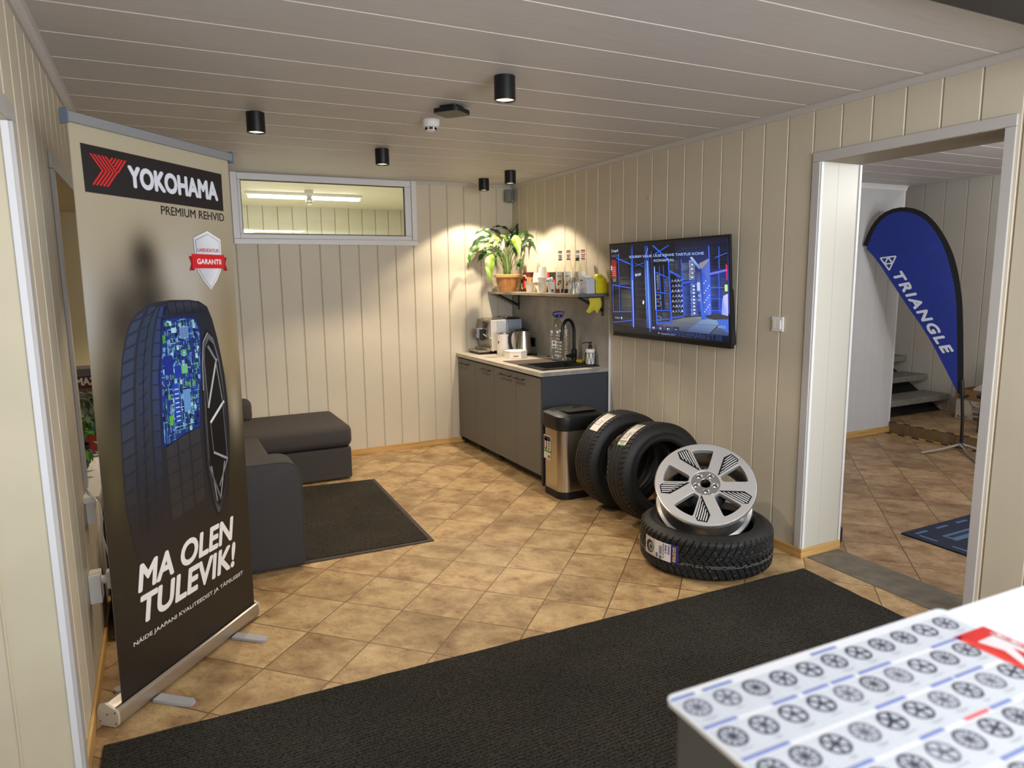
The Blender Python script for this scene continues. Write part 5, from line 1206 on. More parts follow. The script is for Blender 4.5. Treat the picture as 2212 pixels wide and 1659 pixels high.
# captions and player controls
TX = (150,176,232)
a.text('SUURIM VALIK UUSI REHVE TARTUS KOHE', .201,.834,.825,.860,TX,10,bold=.02); a.text('KOHAPEAL', .426,.785,.60,.811,TX,10,bold=.02)
a.text('VINKLI 12 TARTU', .66,.891,.805,.909,(58,56,40),10,bold=.01)
a.text('2.mp4', .024,.900,.092,.937,(214,224,244),10); a.text('H264/AVC', .026,.857,.106,.877,(110,120,150),10)
for k, (u, v) in enumerate(((.374,.086),(.437,.086),(.503,.087),(.566,.089))):
    a.rect(u,v,u+.052,v+.05,(36,40,88),10); c = (206,214,236)
    if k == 0: a.line((u+.016,v+.013),(u+.016,v+.037),.003,c,11); a.poly([(u+.020,v+.025),(u+.036,v+.037),(u+.036,v+.013)], c, 11)
    if k == 1: a.line((u+.02,v+.013),(u+.02,v+.037),.004,c,11); a.line((u+.031,v+.013),(u+.031,v+.037),.004,c,11)
    if k == 2: a.line((u+.036,v+.013),(u+.036,v+.037),.003,c,11); a.poly([(u+.032,v+.025),(u+.016,v+.037),(u+.016,v+.013)], c, 11)
    if k == 3: a.line((u+.016,v+.025),(u+.036,v+.025),.004,c,11)
a.text('00:03:25', .914,.166,.965,.188,(180,196,226),10); a.text('00:00:0', .031,.177,.078,.194,(170,184,214),10); a.disc(.098,.187,.009,(90,130,220),10,12,.016); a.disc(.098,.187,.005,(220,230,250),11,10,.009); a.line((.108,.187),(.972,.183),.003,(70,84,120),10)
a.path([(.44,.066),(.447,.054),(.454,.066)], .003, (214,222,240), 10); a.text('Esitusloendi avamine', .468,.050,.585,.070,(150,164,200),10)
a.text('REHVIDEMARKET.EE', .52,.046,.943,.094,(40,62,112),9.6,bold=.01,spacing=1.05)
SCREEN = vcol_mat('lit_screen', .2, 1.0)
a.build('screen', SCREEN, tv)
tag(MB().tube([(3.10,4.52,1.36),(3.104,4.50,1.32),(3.104,4.46,1.27),(3.104,4.425,1.24),(3.105,4.41,1.21)], .004, 8).build('television_cable', mat('cream_cable', rgb(200,190,160), .5)), 'cream cable looping between shelf bracket and television', 'cable')
# light switch
ls = thing('light_switch', 'white double rocker light switch on the wall right of the television', 'switch', (3.11,2.862,1.3))
MB().box(3.104,3.1155,2.822,2.904,1.258,1.342,.004,3).build('switch_plate', WPLASTIC, ls)
for y0, y1 in ((2.835,2.862),(2.8635,2.891)): MB().box(3.0985,3.106,y0,y1,1.272,1.322,.002).build('rocker', WPLASTIC, ls)
tag(MB().box(3.112,3.1165,4.05,4.075,2.10,2.125,.001).build('wall_patch', mat('patch', rgb(196,184,158), .6)), 'tiny square patch high on the right wall above the television', 'patch')

# ------------------------------------------------------------------ waste bin
bi = thing('pedal_bin', 'brushed steel waste bin with a black lid beside the tyres', 'bin', (2.64,4.28,0))
def rrect(x0, x1, y0, y1, r, n=8):
    out = []
    for cx, cy_, a0 in ((x1-r,y1-r,0),(x0+r,y1-r,PI/2),(x0+r,y0+r,PI),(x1-r,y0+r,3*PI/2)):
        out += [(cx+r*math.cos(a0+PI/2*k/n), cy_+r*math.sin(a0+PI/2*k/n)) for k in range(n+1)]
    return out
MB().prism(rrect(2.455,2.83,4.14,4.43,.075), .055, .50, bev=0).build('body', STEEL, bi, angle=40)
MB().prism(rrect(2.452,2.833,4.137,4.433,.077), .001, .054, bev=.004).build('base', BLACKP, bi)
t = MB()
def lidfn(s, v):
    P_ = LR; n = len(P_); k = int(s*n) % n; x, y = P_[k]
    prof_ = [(1.0,.501),(1.03,.52),(1.045,.555),(1.045,.585),(1.03,.600),(.90,.612),(.70,.622),(.35,.628),(.02,.630)]
    j = int(round(v*8)); f_, z = prof_[j]; cx, cy_ = 2.6425, 4.285
    rise = .012*(y-4.14)/.29 if j > 1 else 0
    return (cx+(x-cx)*f_, cy_+(y-cy_)*f_, z+rise)
LR = rrect(2.447,2.838,4.132,4.438,.08)
t.grid(lidfn, len(LR), 8); t.build('lid', BLACKP, bi, angle=40)
MB().prism(rrect(2.52,2.77,4.17,4.40,.03), .6295, .634, bev=.001).build('lid_panel', mat('lid_grey', rgb(38,38,38), .5), bi)
MB().box(2.66,2.72,4.118,4.131,.505,.535,.003).build('latch', STEEL, bi)
a = Art(lambda u, v, h: Vector((2.4542-h, 4.395-u, .265+v)), .0006)
a.rect(0,0,.10,.175,(206,200,188)); a.rect(.006,.07,.05,.15,(90,60,50),2); a.rect(.0,.05,.10,.065,(70,140,50),2); a.rect(.006,.135,.094,.168,(40,40,46),2); a.rect(.02,.08,.035,.13,(220,216,210),3)
for k in range(4): a.disc(.075,.078+.02*k,.009,(46,46,50),2,10)
a.rect(.06,.01,.09,.03,(90,90,90),2); a.build('sticker', PRINT, bi)

# ------------------------------------------------------------------ tyres
RUB = mat('tyre_rubber', rgb(26,26,27), .55, noise=.15, nscale=60); RUBIN = mat('tyre_inside', rgb(14,14,15), .7); STUD = mat('stud_metal', rgb(170,170,172), .4, 1)
CHALK = mat('paint_line', rgb(170,170,172), .6)
def tyre(root, R, W, rr, kind, M, name='tread'):
    """tread, side walls (each its own part); local axis z, then placed by M"""
    N = 720
    tread_z = [(-.42+.84*i/56) for i in range(57)]
    def crown(z):   # z in widths
        a_ = abs(z)/.42; return R - .004*a_**2 - .012*max(0,(a_-.8)/.2)**2
    rnd = random.Random(5)
    def groove(th, z):
        s = th*R
        if kind == 'summer':
            for c in (-.235,-.085,.085,.235):
                if abs(z-c) < .019: return .007
            if abs(z) > .275:
                p = (s/.030 + (abs(z)-.27)*3.2) % 1
                if p < .13: return .005
            elif abs(z) < .066:
                p = (s/.045 + z*2) % 1
                if p < .06: return .003
            else:
                p = (s/.060 - z*2.5) % 1
                if p < .05 and abs(abs(z)-.16) < .035: return .003
            return 0
        if kind == 'summer2':
            for c in (-.20,0,.20):
                if abs(z-c) < .022: return .007
            if abs(z) > .25:
                p = (s/.034 + (abs(z)-.25)*2.6) % 1
                if p < .12: return .005
            else:
                p = (s/.09 + abs(z)*5) % 1
                if p < .05: return .003
            return 0
        # studded winter tread: curved arrow blocks
        az = abs(z); p = (s/.039 - (az**.75)*3.1*(1 if az < .27 else 1) + (.5 if z > 0 else 0)) % 1
        if p < .20: return .008
        if abs(az-.115) < .012 + .004*math.sin(s*160): return .006
        if abs(az-.27) < .008 and p < .7: return .006
        if (z*W*100*8+s*30) % 1 < .10: return .0015
        return 0
    ts = [2*PI*i/N for i in range(N)]
    t = MB(); bm = t.bm; V = []
    for th in ts:
        row = []
        for z in tread_z:
            r = crown(z)-groove(th, z); row.append(bm.verts.new((r*math.cos(th), r*math.sin(th), z*W)))
        V.append(row)
    for i in range(N):
        A, B = V[i], V[(i+1) % N]
        for j in range(len(tread_z)-1): f = bm.faces.new((A[j], B[j], B[j+1], A[j+1])); f.smooth = True
    if kind == 'winter':
        for k in range(170):
            th = rnd.uniform(0, 2*PI)
            for _ in range(30):
                z = rnd.choice((-1,1))*rnd.uniform(.06,.40); th = rnd.uniform(0,2*PI)
                if groove(th, z) == 0 and groove(th+.012, z) == 0 and groove(th-.012, z) == 0: break
            r = crown(z); q = Matrix.Rotation(th,4,'Z') @ Matrix.Translation((r-.0005,0,z*W)) @ Matrix.Rotation(PI/2,4,'Y')
            t.lathe([(.0024,0),(.0022,.0018),(.001,.0024)], 6, mi=1, M=q)
        for zc in (-.10,-.135):   # chalk marking lines
            for i in range(0, N, 3):
                if rnd.random() < .25: continue
                a0, a1 = 2*PI*i/N, 2*PI*(i+2.3)/N; r = crown(zc)+.0006; z0, z1 = zc*W-.0011, zc*W+.0011
                vs = [(r*math.cos(q), r*math.sin(q), zz) for q, zz in ((a0,z0),(a1,z0),(a1,z1),(a0,z1))]
                f = bm.faces.new([bm.verts.new(p) for p in vs]); f.material_index = 2
    for v in bm.verts: v.co = M @ v.co
    t.build('tread', [RUB, STUD, CHALK], root, angle=28)
    for s in (-1, 1):
        re = crown(.42); H = R-rr
        pr = [(re,.42*W),(re-.010,.452*W),(re-.020,.470*W),(rr+H*.55,.50*W),(rr+H*.50,.503*W),(rr+H*.42,.498*W),(rr+H*.40,.492*W),(rr+H*.2,.462*W),(rr+H*.16,.468*W),(rr+H*.10,.45*W),(rr+.004,.43*W),(rr-.002,.40*W),(rr+.006,.37*W),(rr+.03,.40*W),(rr+H*.6,.43*W),(R-.035,.38*W),(R-.028,0)]
        t = MB(); t.lathe([(r, s*z) for r, z in pr], 120, cap0=False, cap1=False)
        # shoulder lugs
        for f in t.bm.faces:
            c = f.calc_center_median()
            if (c.x**2+c.y**2)**.5 < rr+H*.62 and abs(c.z) < .43*W: f.material_index = 1
        for v in t.bm.verts: v.co = M @ v.co
        t.build('sidewall', [RUB, RUBIN], root, angle=50)
def tlabel(root, M, R, W, th0, th1, z0, z1, kind):
    """paper label on the tread; a runs to the reader's right, b up"""
    if kind == 'wide': f = lambda a, b, h: M @ Vector(((R+.0015+h)*math.cos(th0+(th1-th0)*a), (R+.0015+h)*math.sin(th0+(th1-th0)*a), z0+(z1-z0)*b))
    else: f = lambda a, b, h: M @ Vector(((R+.0015+h)*math.cos(th0+(th1-th0)*b), (R+.0015+h)*math.sin(th0+(th1-th0)*b), z0+(z1-z0)*a))
    a = Art(f, .0006)
    if kind == 'wide':
        a.rect(0,0,1,1,(228,226,232),1,nu=14)
        a.rect(.0,0,.36,1,(196,190,186),2,nu=5); a.disc(.19,.48,.14,(30,30,32),3,18,.36); a.disc(.23,.46,.09,(150,150,154),4,16,.26); a.disc(.23,.46,.045,(60,60,64),5,12,.13)
        a.rect(.82,0,1,1,(36,34,130),2,nu=3); a.text('GOODYEAR', .865,.08,.945,.92,(232,206,60),3,bold=.03,rot=-90)
        a.text('UltraGrip', .735,.42,.80,.95,(70,72,150),3,bold=.03,rot=-90); a.text('Arctic 2', .665,.45,.725,.92,(70,72,150),3,bold=.03,rot=-90); a.text('255/55 R20 107T XL', .605,.1,.64,.95,(50,50,56),3,bold=.02,rot=-90)
        for k in range(12): a.rect(.50,.30+.04*k,.58,.318+.04*k,(40,40,44),3)
        a.text('030', .50,.04,.58,.22,(30,30,34),3,bold=.03,rot=-90); a.rect(.40,.05,.46,.3,(80,110,160),3)
    else:
        a.rect(0,0,1,1,(232,226,218),1,nv=12)
        if kind == 'white':
            a.rect(.05,.92,.95,1,(150,140,130),2)
            for k in range(5): a.rect(.15+.05*(k%2),.86-.055*k,.85-.08*(k%3),.875-.055*k,(150,146,142),2)
        else:
            a.text('SAVA', .2,.90,.8,.955,(40,40,40),2,bold=.03)
            a.rect(0,0,1,.045,(40,130,40),2,nv=2); a.rect(0,.985,1,1,(60,140,50),2)
            for k in range(12): a.rect(.08+.07*k,.14,.11+.07*k,.20,(40,38,36),2)
            a.rect(.25,.09,.75,.115,(120,116,112),2); a.rect(.15,.845,.85,.87,(120,116,110),2); a.rect(.1,.75,.8,.80,(190,170,164),2)
        for k, c in enumerate(((70,160,70),(170,190,60),(232,196,50),(226,140,44),(206,54,44))): a.rect(.06,.47-.05*k,.12+.03*k,.50-.05*k,c,2)
        for k in range(5): a.rect(.55,.49-.05*k,.68,.52-.05*k,(56,84,170),2)
        for u, v in ((.4,.54),(.44,.48),(.3,.42),(.82,.55),(.86,.45),(.4,.28)): a.disc(u,v,.05,(30,30,32),2,8,.02)
    a.build('label', PRINT, root)
RX = Matrix.Rotation(PI/2, 4, 'X')
def standing(name, label, x, y, R, W, rr, kind, rz, lean, lab):
    t = thing('tyre', label, 'tyre', (x,y,0), 0, None)
    M = Matrix.Translation((x,y,R*math.cos(lean)+W*.40*abs(math.sin(lean))-.002)) @ Matrix.Rotation(rz,4,'Z') @ Matrix.Rotation(lean,4,'X') @ RX
    tyre(t, R, W, rr, kind, M)
    # in tyre space angle 0 = +x, 90deg = up; +z points towards the camera side
    tlabel(t, M, R, W, rad(lab[1]), rad(lab[0]), -W*.16, W*.25, lab[2])
    return t
standing('tyre','black road tyre standing next to the bin, white paper label without green edge',2.772,3.86,.335,.215,.215,'summer',0,0,(106,137,'white'))
standing('tyre','black road tyre standing in front of the other upright one, label with green edge',2.782,3.505,.322,.225,.203,'summer2',rad(-3),rad(-8),(106,143,'green'))
t3 = thing('tyre', 'studded winter tyre lying flat on the floor with a blue and white label', 'tyre', (2.66,2.87,0))
C3 = (2.645,2.885); M3 = Matrix.Translation((*C3,.1215))
R3 = .36
tyre(t3, R3, .24, .254, 'winter', M3)
tlabel(t3, M3, R3, .24, rad(168), rad(206), -.038, .060, 'wide')
# alloy wheel leaning in the hole of the lying tyre
wh = thing('alloy_wheel', 'silver five spoke alloy wheel with striped inserts leaning in the lying tyre', 'wheel', (2.6,2.83,.25))
RIM = mat('wheel_silver', rgb(196,196,198), .42, .45); RIML = mat('wheel_bright', rgb(206,206,208), .22, .9); RIMD = mat('wheel_dark', rgb(70,72,76), .35, .8)
wc = CAMP + (((1524-1106)/F)*R2 - ((1043-829.5)/F)*U2 + FWD)*3.84
view = (CAMP-wc); az = math.atan2(view.y, view.x)+rad(3); el = rad(51)
wn_ = Vector((math.cos(az)*math.cos(el), math.sin(az)*math.cos(el), math.sin(el)))
wx = Vector((0,0,1)).cross(wn_).normalized(); wy = wn_.cross(wx)
MW = Matrix(((wx.x,wy.x,wn_.x,wc.x),(wx.y,wy.y,wn_.y,wc.y),(wx.z,wy.z,wn_.z,wc.z),(0,0,0,1)))
def pol(r, deg): return (r*math.cos(rad(deg)), r*math.sin(rad(deg)))
def curve_plate(name, outlines, z0, z1, bev, mats, parent, M):
    cu = bpy.data.curves.new(name, 'CURVE'); cu.dimensions = '2D'; cu.fill_mode = 'BOTH'
    cu.extrude = (z1-z0)/2-bev; cu.bevel_depth = bev; cu.bevel_resolution = 2; cu.offset = -bev
    for P_ in outlines:
        s = cu.splines.new('POLY'); s.points.add(len(P_)-1); s.use_cyclic_u = True
        for p, (x, y) in zip(s.points, P_): p.co = (x, y, 0, 1)
    o = bpy.data.objects.new('tmp', cu); COL.objects.link(o)
    dg = bpy.context.evaluated_depsgraph_get(); dg.update()
    me = bpy.data.meshes.new_from_object(o.evaluated_get(dg)); bpy.data.objects.remove(o); bpy.data.curves.remove(cu)
    me.name = name; me.materials.clear()
    me.transform(M @ Matrix.Translation((0,0,(z0+z1)/2))); 
    for p in me.polygons: p.use_smooth = True
    me.set_sharp_from_angle(angle=rad(30))
    me.materials.append(mats)
    ob = bpy.data.objects.new(name, me); COL.objects.link(ob); ob.parent = parent; ob.matrix_parent_inverse = parent.matrix_basis.inverted()
    return ob
def circ(r, n, x=0, y=0): return [(x+r*math.cos(2*PI*i/n), y+r*math.sin(2*PI*i/n)) for i in range(n)]
W0 = 93      # direction of the first window (degrees in the wheel plane, counter clockwise)
holes = []
for k in range(5):
    a0 = W0-72*k; P_ = []
    def seg(p, q): P_.extend([p, q])
    # window: wide at the rim, narrow at the hub, rounded corners
    ro, ri = .226, .092
    pts = [pol(ro-.012,a0+15.2)]+[pol(ro,a0+14.2-28.4*i/8) for i in range(9)]+[pol(ro-.012,a0-15.2)]+[pol(ri+.01,a0-12.5),pol(ri,a0-9),pol(ri,a0+9),pol(ri+.01,a0+12.5)]
    holes.append(pts)
face = curve_plate('spoked_face', [circ(.268,120)]+holes+[circ(.078,48)], -.034, 0, .003, RIM, wh, MW)
lug = [circ(.0145,20,*pol(.053,W0+36-72*k)) for k in range(5)]
curve_plate('hub', [circ(.0785,60), circ(.0275,32)]+lug, -.040, -.004, .004, RIML, wh, MW)
def wl(prof, n=96): 
    t = MB(); t.lathe(prof, n, cap0=False, cap1=False, M=MW); return t
wl([(.266,-.004),(.272,-.005),(.2745,-.010),(.272,-.018),(.258,-.022),(.246,-.040),(.235,-.075),(.228,-.12),(.236,-.165),(.244,-.185),(.262,-.192),(.266,-.200),(.262,-.204),(.240,-.196),(.222,-.13),(.230,-.06),(.240,-.03)]).build('barrel', RIML, wh, angle=40)
wl([(.0275,-.010),(.0275,-.055),(.034,-.06)], 40).build('centre_bore', RIMD, wh)
t = MB()
for k in range(5):
    x, y = pol(.053,W0+36-72*k); t.lathe([(.0145,-.006),(.0138,-.030),(.0085,-.033),(.007,-.040)], 18, cap0=False, M=MW@Matrix.Translation((x,y,0)))
t.build('lug_seats', RIML, wh)
wl([(.078,-.036),(.11,-.060),(.12,-.09),(.10,-.11),(.04,-.11)], 48).build('hub_back', RIMD, wh)
PRINTM = vcol_mat('print_dull', .75)
PRINTM.node_tree.nodes['Principled BSDF'].inputs['Specular IOR Level'].default_value = .15
for k in range(5):
    a = Art(lambda u, v, h: MW @ Vector((u, v, .0005+h)), .0004)
    a0 = W0-72*k+0
    A, B, C_, D, E_ = pol(.082,a0+17), pol(.224,a0+18.5), pol(.247,a0+22), pol(.250,a0+34), pol(.205,a0+39)
    a.poly([A,B,C_,D,E_], (26,22,22), 1)
    # pale bars parallel to the window edge, clipped by the slanted side
    Av, Bv = Vector(A), Vector(B); d_ = (Bv-Av).normalized(); nrm = Vector((-d_.y,d_.x))
    poly = [Vector(p) for p in (A,B,C_,D,E_)]
    def clip(off):
        xs = []
        for p, q in zip(poly, poly[1:]+poly[:1]):
            fp, fq = (p-Av).dot(nrm)-off, (q-Av).dot(nrm)-off
            if fp*fq < 0: xs.append(p.lerp(q, fp/(fp-fq)))
        if len(xs) == 2: return sorted(xs, key=lambda p: (p-Av).dot(d_))
    for j in range(6):
        off = .007+.0125*j
        c = clip(off)
        if not c or (c[1]-c[0]).length < .03: continue
        p, q = c[0]+d_*.010, c[1]-d_*.006
        a.line(p, q, .0054, (206,208,212), 2)
        m_ = p.lerp(q,.33); a.line(p, m_, .0078, (26,22,22), 3); a.line(p+nrm*-.0015+d_*.004, m_-nrm*.0015, .0042, (206,208,212), 4)
    a.build('striped_insert', PRINTM, wh)

# ------------------------------------------------------------------ ceiling fittings
CANW = mat('lamp_glow', (1,1,1), .4, emit=(1,.74,.48), estr=3)
GL = 'black cylinder ceiling spotlights'
cans = [(1.42,2.874,'black cylinder spotlight nearest the camera, right of the access point'),(.528,3.996,'black cylinder spotlight above the banner, leftmost of the five'),(1.425,4.759,'black cylinder spotlight in the middle of the ceiling above the interior window'),(2.653,5.812,'black cylinder spotlight closest to the back wall, left of the corner sensor'),(2.663,5.311,'black cylinder spotlight over the shelf, right one of the corner pair')]
def mkcan(x, y, label):
    t = thing('ceiling_spotlight', label, 'spotlight', (x,y,2.337), 0, GL); Mc = Matrix.Translation((x,y,0))
    MB().lathe([(.0455,2.4395),(.0465,2.437),(.0465,2.341),(.0455,2.338),(.0435,2.338),(.0425,2.345)], 48, M=Mc, cap1=False).build('housing', BLACKM, t)
    MB().lathe([(.0425,2.347),(.0425,2.3465)], 32, M=Mc).build('lamp_face', CANW, t)
    return t
for c in cans: mkcan(*c)
def spot(x, y, z, power, size, blend, col, r=.03):
    l = bpy.data.lights.new('spot_lamp', 'SPOT'); l.energy = power; l.spot_size = rad(size); l.spot_blend = blend; l.color = col; l.shadow_soft_size = r
    o = bpy.data.objects.new('spot_lamp', l); COL.objects.link(o); o.location = (x,y,z); return o
WARM = (1,.84,.64)
for i, (x, y, _) in enumerate(cans): spot(x, y, 2.335, (42,60,68,58,64)[i], 112, .25, WARM)
ap = thing('access_point', 'flat black square access point on the ceiling', 'access point', (1.41,3.47,2.42))
Ma = Matrix.Translation((1.412,3.47,0)) @ Matrix.Rotation(rad(38),4,'Z')
t = MB(); t.prism(rrect(-.075,.075,-.075,.075,.03,5), 2.402, 2.424, lambda u, v, h: Ma @ Vector((u,v,h)), bev=.003); t.build('cover', BLACKP, ap)
MB().prism(rrect(-.05,.05,-.05,.05,.02,4), 2.4245, 2.4395, lambda u, v, h: Ma @ Vector((u,v,h))).build('base', BLACKP, ap)
sdv = thing('smoke_detector', 'round white smoke detector on the ceiling', 'smoke detector', (1.42,3.787,2.4)); Ms = Matrix.Translation((1.42,3.80,0))
MB().lathe([(.049,2.4395),(.050,2.43),(.049,2.412),(.047,2.410)], 40, M=Ms).build('base', WPLASTIC, sdv)
MB().lathe([(.046,2.4095),(.042,2.402),(.030,2.398),(.026,2.384),(.020,2.380)], 40, M=Ms).build('dome', WPLASTIC, sdv)
t = MB()
for k in range(6):
    an = k*PI/3+.2; t.box(.0265,.031,-.010,.010,2.386,2.3975,M=Ms@Matrix.Rotation(an,4,'Z'))
t.build('vents', BLACKP, sdv)
ms = thing('corner_sensor', 'grey box sensor high in the corner above the plant', 'sensor', (3.07,6.12,2.3))
Mz = Matrix.Translation((3.062,6.125,2.337)) @ Matrix.Rotation(rad(38),4,'Z')
t = MB(); t.box(-.042,.042,-.03,.03,-.058,.058,.008,3,M=Mz); t.build('casing', mat('sensor_grey', rgb(120,122,126), .5), ms)
a = Art(lambda u, v, h: Mz @ Vector((u, -.0305-h, v)), .0006); a.rect(-.012,-.048,.016,-.040,(214,214,216)); a.build('badge', PRINT, ms)

# ------------------------------------------------------------------ counter with the wheel chart
ct = thing('reception_counter', 'white topped grey reception counter in the lower right corner', 'counter', (1.2,.2,0))
CA = -.0255; CC = Vector((.514,.626,0)); cu_ = Vector((math.cos(CA),math.sin(CA),0)); cv_ = Vector((math.sin(CA),-math.cos(CA),0)); cv_ = Vector((-.028,-1,0)).normalized()
def cw(u, v, h): return CC + cu_*u + cv_*v + Vector((0,0,h))
CTOP = mat('counter_white', rgb(206,208,214), .35); CBODY = mat('counter_grey', rgb(78,78,80), .5)
MB().prism([(.004,.006),(1.6,.006),(1.6,1.2),(.004,1.2)], 1.060, 1.066, cw, bev=.001).build('worktop', CTOP, ct)
MB().prism([(.012,.014),(1.58,.014),(1.58,1.18),(.012,1.18)], .06, 1.0595, cw, bev=.002).build('body', CBODY, ct)
MB().prism([(.04,.04),(1.55,.04),(1.55,1.15),(.04,1.15)], .001, .0595, cw).build('plinth', BLACKP, ct)
ch = thing('wheel_chart', 'white rounded chart board printed with rows of alloy wheels on the counter', 'chart', tuple(cw(.27,.2,1.067)))
MB().prism([(u, v) for u, v in rrect(0,.523,0,.75,.014,6)], 1.0665, 1.0705, cw, bev=.0008).build('board', mat('chart_board', rgb(200,203,209), .3), ch)
a = Art(lambda u, v, h: cw(u, v, 1.0708+h), .00012); CH_ = vcol_mat('chart_ink', .4)
CELL = (178,184,194); ROWP = .0593; V0 = .0365; UP_ = .0457; U0 = .0235
rw = random.Random(21)
def wheel_icon(u, v, r, kind, tone):
    dk = tuple(x+tone for x in (52,54,68)); md = tuple(x+tone for x in (100,106,124)); lt = (168,174,184)
    a.ring(u, v, r*.86, r, dk, 3, 22); a.disc(u, v, r*.86, lt, 2, 22); a.ring(u, v, r*.78, r*.84, md, 3, 18)
    n, dbl, wd = kind
    for k in range(n):
        an = 2*PI*k/n+.3*n
        for o_ in ((-.10,.10) if dbl else (0,)):
            p = (u+r*.15*math.cos(an), v+r*.15*math.sin(an)); q = (u+r*.84*math.cos(an+o_), v+r*.84*math.sin(an+o_))
            a.line(p, q, r*wd, dk if (k+n) % 2 or not dbl else md, 4)
    a.disc(u, v, r*.24, dk, 5, 12); a.disc(u, v, r*.09, (70,72,120), 6, 8)
KINDS = [(5,False,.26),(5,True,.11),(10,False,.12),(7,True,.09),(6,False,.2),(9,False,.13),(5,True,.15),(12,False,.08),(8,False,.14)]
for r_ in range(12):
    v = V0+ROWP*r_
    if r_ in (0,): n_ = 11
    elif r_ == 1: n_ = 10
    else: n_ = 11
    u1_ = U0+UP_*(n_-.5)
    a.rect(.004, v-.0185, min(.518,u1_+.002), v+.034, CELL, 1)
    for k in range(n_):
        u = U0+UP_*k
        if k: a.rect(u-UP_/2-.0006, v-.0185, u-UP_/2+.0006, v+.034, (196,199,205), 2)
        wheel_icon(u, v, .0172, rw.choice(KINDS), rw.choice((0,0,10,40,-6)))
        L__ = rw.choice((.012,.018,.022)); a.rect(u-L__/2, v+.0215, u+L__/2, v+.0225, (120,124,134), 3)
        if rw.random() < .7: a.rect(u-L__/3, v+.0245, u+L__/3, v+.0254, (140,144,152), 3)
BC = (118,132,184)
BARS = {0:[(.003,.039),(.051,.098),(.236,.284)],1:[(.003,.052),(.107,.147),(.157,.20),(.206,.246),(.254,.315),(.398,.462)],2:[(.004,.072),(.210,.262),(.31,.352),(.356,.412)],3:[(.07,.13),(.205,.245),(.33,.37)],4:[(.004,.06),(.12,.17),(.25,.30)],5:[(.02,.08),(.2,.25)],6:[(.004,.06)]}
for r_, L2 in BARS.items():
    for u0, u1 in L2:
        v = V0+ROWP*r_; a.rect(u0, v-.0265, u1, v-.0215, BC, 3); a.rect(u0+.002, v-.0268, u1-.001, v-.0257, (66,80,146), 4)
a.rect(.283, V0+ROWP*3-.0265, .325, V0+ROWP*3-.0215, (206,90,96), 5)
# red maker's panel at the right edge
a.rect(.452,.066,.521,.235,(180,40,40),2,nv=4); a.rect(.452,.066,.462,.235,(190,56,48),3)
for k in range(5): a.disc(.47+.01*(k%2),.075+.03*k,.005,(170,40,44),4,10)
a.poly([(.508,.088),(.508,.235),(.498,.235),(.496,.12),(.462,.17),(.462,.155),(.478,.120),(.468,.09)], (198,188,192), 5); a.poly([(.466,.150),(.486,.165),(.486,.205),(.466,.205)], (204,200,206), 6); a.poly([(.488,.13),(.498,.17),(.490,.175)], (170,40,60), 7)
a.rect(.506,.082,.519,.235,(178,118,122),5)
for k in range(7): a.poly([(.509,.090+.02*k),(.517,.088+.02*k),(.517,.093+.02*k),(.509,.099+.02*k)], (204,186,188), 6); a.rect(.509,.098+.02*k,.517,.1005+.02*k,(200,184,186),6)
a.build('chart_print', CH_, ch)

# ------------------------------------------------------------------ left window sill and socket
pt = thing('sill_plant', 'bushy green pot plant on the left window sill behind the banner', 'plant', (-.40,3.62,.7285))
MB().lathe([(.05,.7285),(.055,.735),(.068,.83),(.07,.84),(.064,.84),(.06,.82)], 24, M=Matrix.Translation((-.40,3.72,0))).build('pot', BLACKP, pt)
MB().lathe([(.001,.822),(.06,.82)], 20, M=Matrix.Translation((-.40,3.72,0)), cap1=False).build('soil', mat('soil', rgb(50,38,28), .95), pt)
LG = [mat('basil_green', rgb(70,124,36), .45), mat('basil_light', rgb(112,156,52), .45), mat('grey_leaf', rgb(92,106,84), .6)]
rp = random.Random(4)
for k in range(80):
    th = rp.uniform(0,2*PI); h = rp.uniform(-.05,.27); rr = rp.uniform(.02,.145)*(1 if h > .05 else .9)
    c = Vector((-.375+rr*math.cos(th)*.75, 3.66+rr*math.sin(th)*1.3, .84+h))
    if c.x > -.245: c.x = -.245-rp.random()*.03
    d = Vector((math.cos(th), math.sin(th), rp.uniform(-1.3,.2))).normalized(); s_ = d.cross(Vector((0,0,1))).normalized(); n_ = s_.cross(d); L1 = rp.uniform(.045,.075); w1 = L1*.36
    t = MB(); t.grid(lambda s, v: c+d*(L1*(s-.1))+s_*((v*2-1)*w1*math.sin(PI*max(.02,min(.98,s**.8))))+n_*(abs(v*2-1)*w1*.4-.02*s*s), 6, 4)
    t.build('leaf', LG[0 if h < .1 and rp.random()<.75 else (1 if h<.14 else 2)], pt, angle=180)
for k in range(12):
    th = rp.uniform(0,2*PI); t = MB(); t.tube([(-.40+.03*math.cos(th),3.72+.03*math.sin(th),.83),(-.39+.05*math.cos(th),3.69+.06*math.sin(th),.95),(-.38+.07*math.cos(th),3.66+.1*math.sin(th),1.06)], .0022, 5); t.build('stem', LG[2], pt)
bx2 = thing('printed_box', 'tall printed carton on the left sill lettered MA, cut off by the banner', 'box', (-.36,4.05,.7285))
MB().box(-.42,-.24,4.0,4.16,.7286,1.16,.003).build('carton', mat('dark_carton', rgb(96,92,102), .5), bx2)
a = Art(lambda u, v, h: Vector((-.42+u, 3.9995-h, .7286+v)), .0006)
a.rect(0,0,.18,.43,(108,104,114)); a.rect(0,.335,.18,.395,(74,44,50),2); a.text('MAX', .028,.350,.122,.388,(232,228,228),3,bold=.04); a.rect(.030,.322,.135,.330,(170,60,60),3); a.rect(0,.20,.18,.30,(150,146,152),2); a.rect(.09,.24,.14,.28,(190,186,190),3)
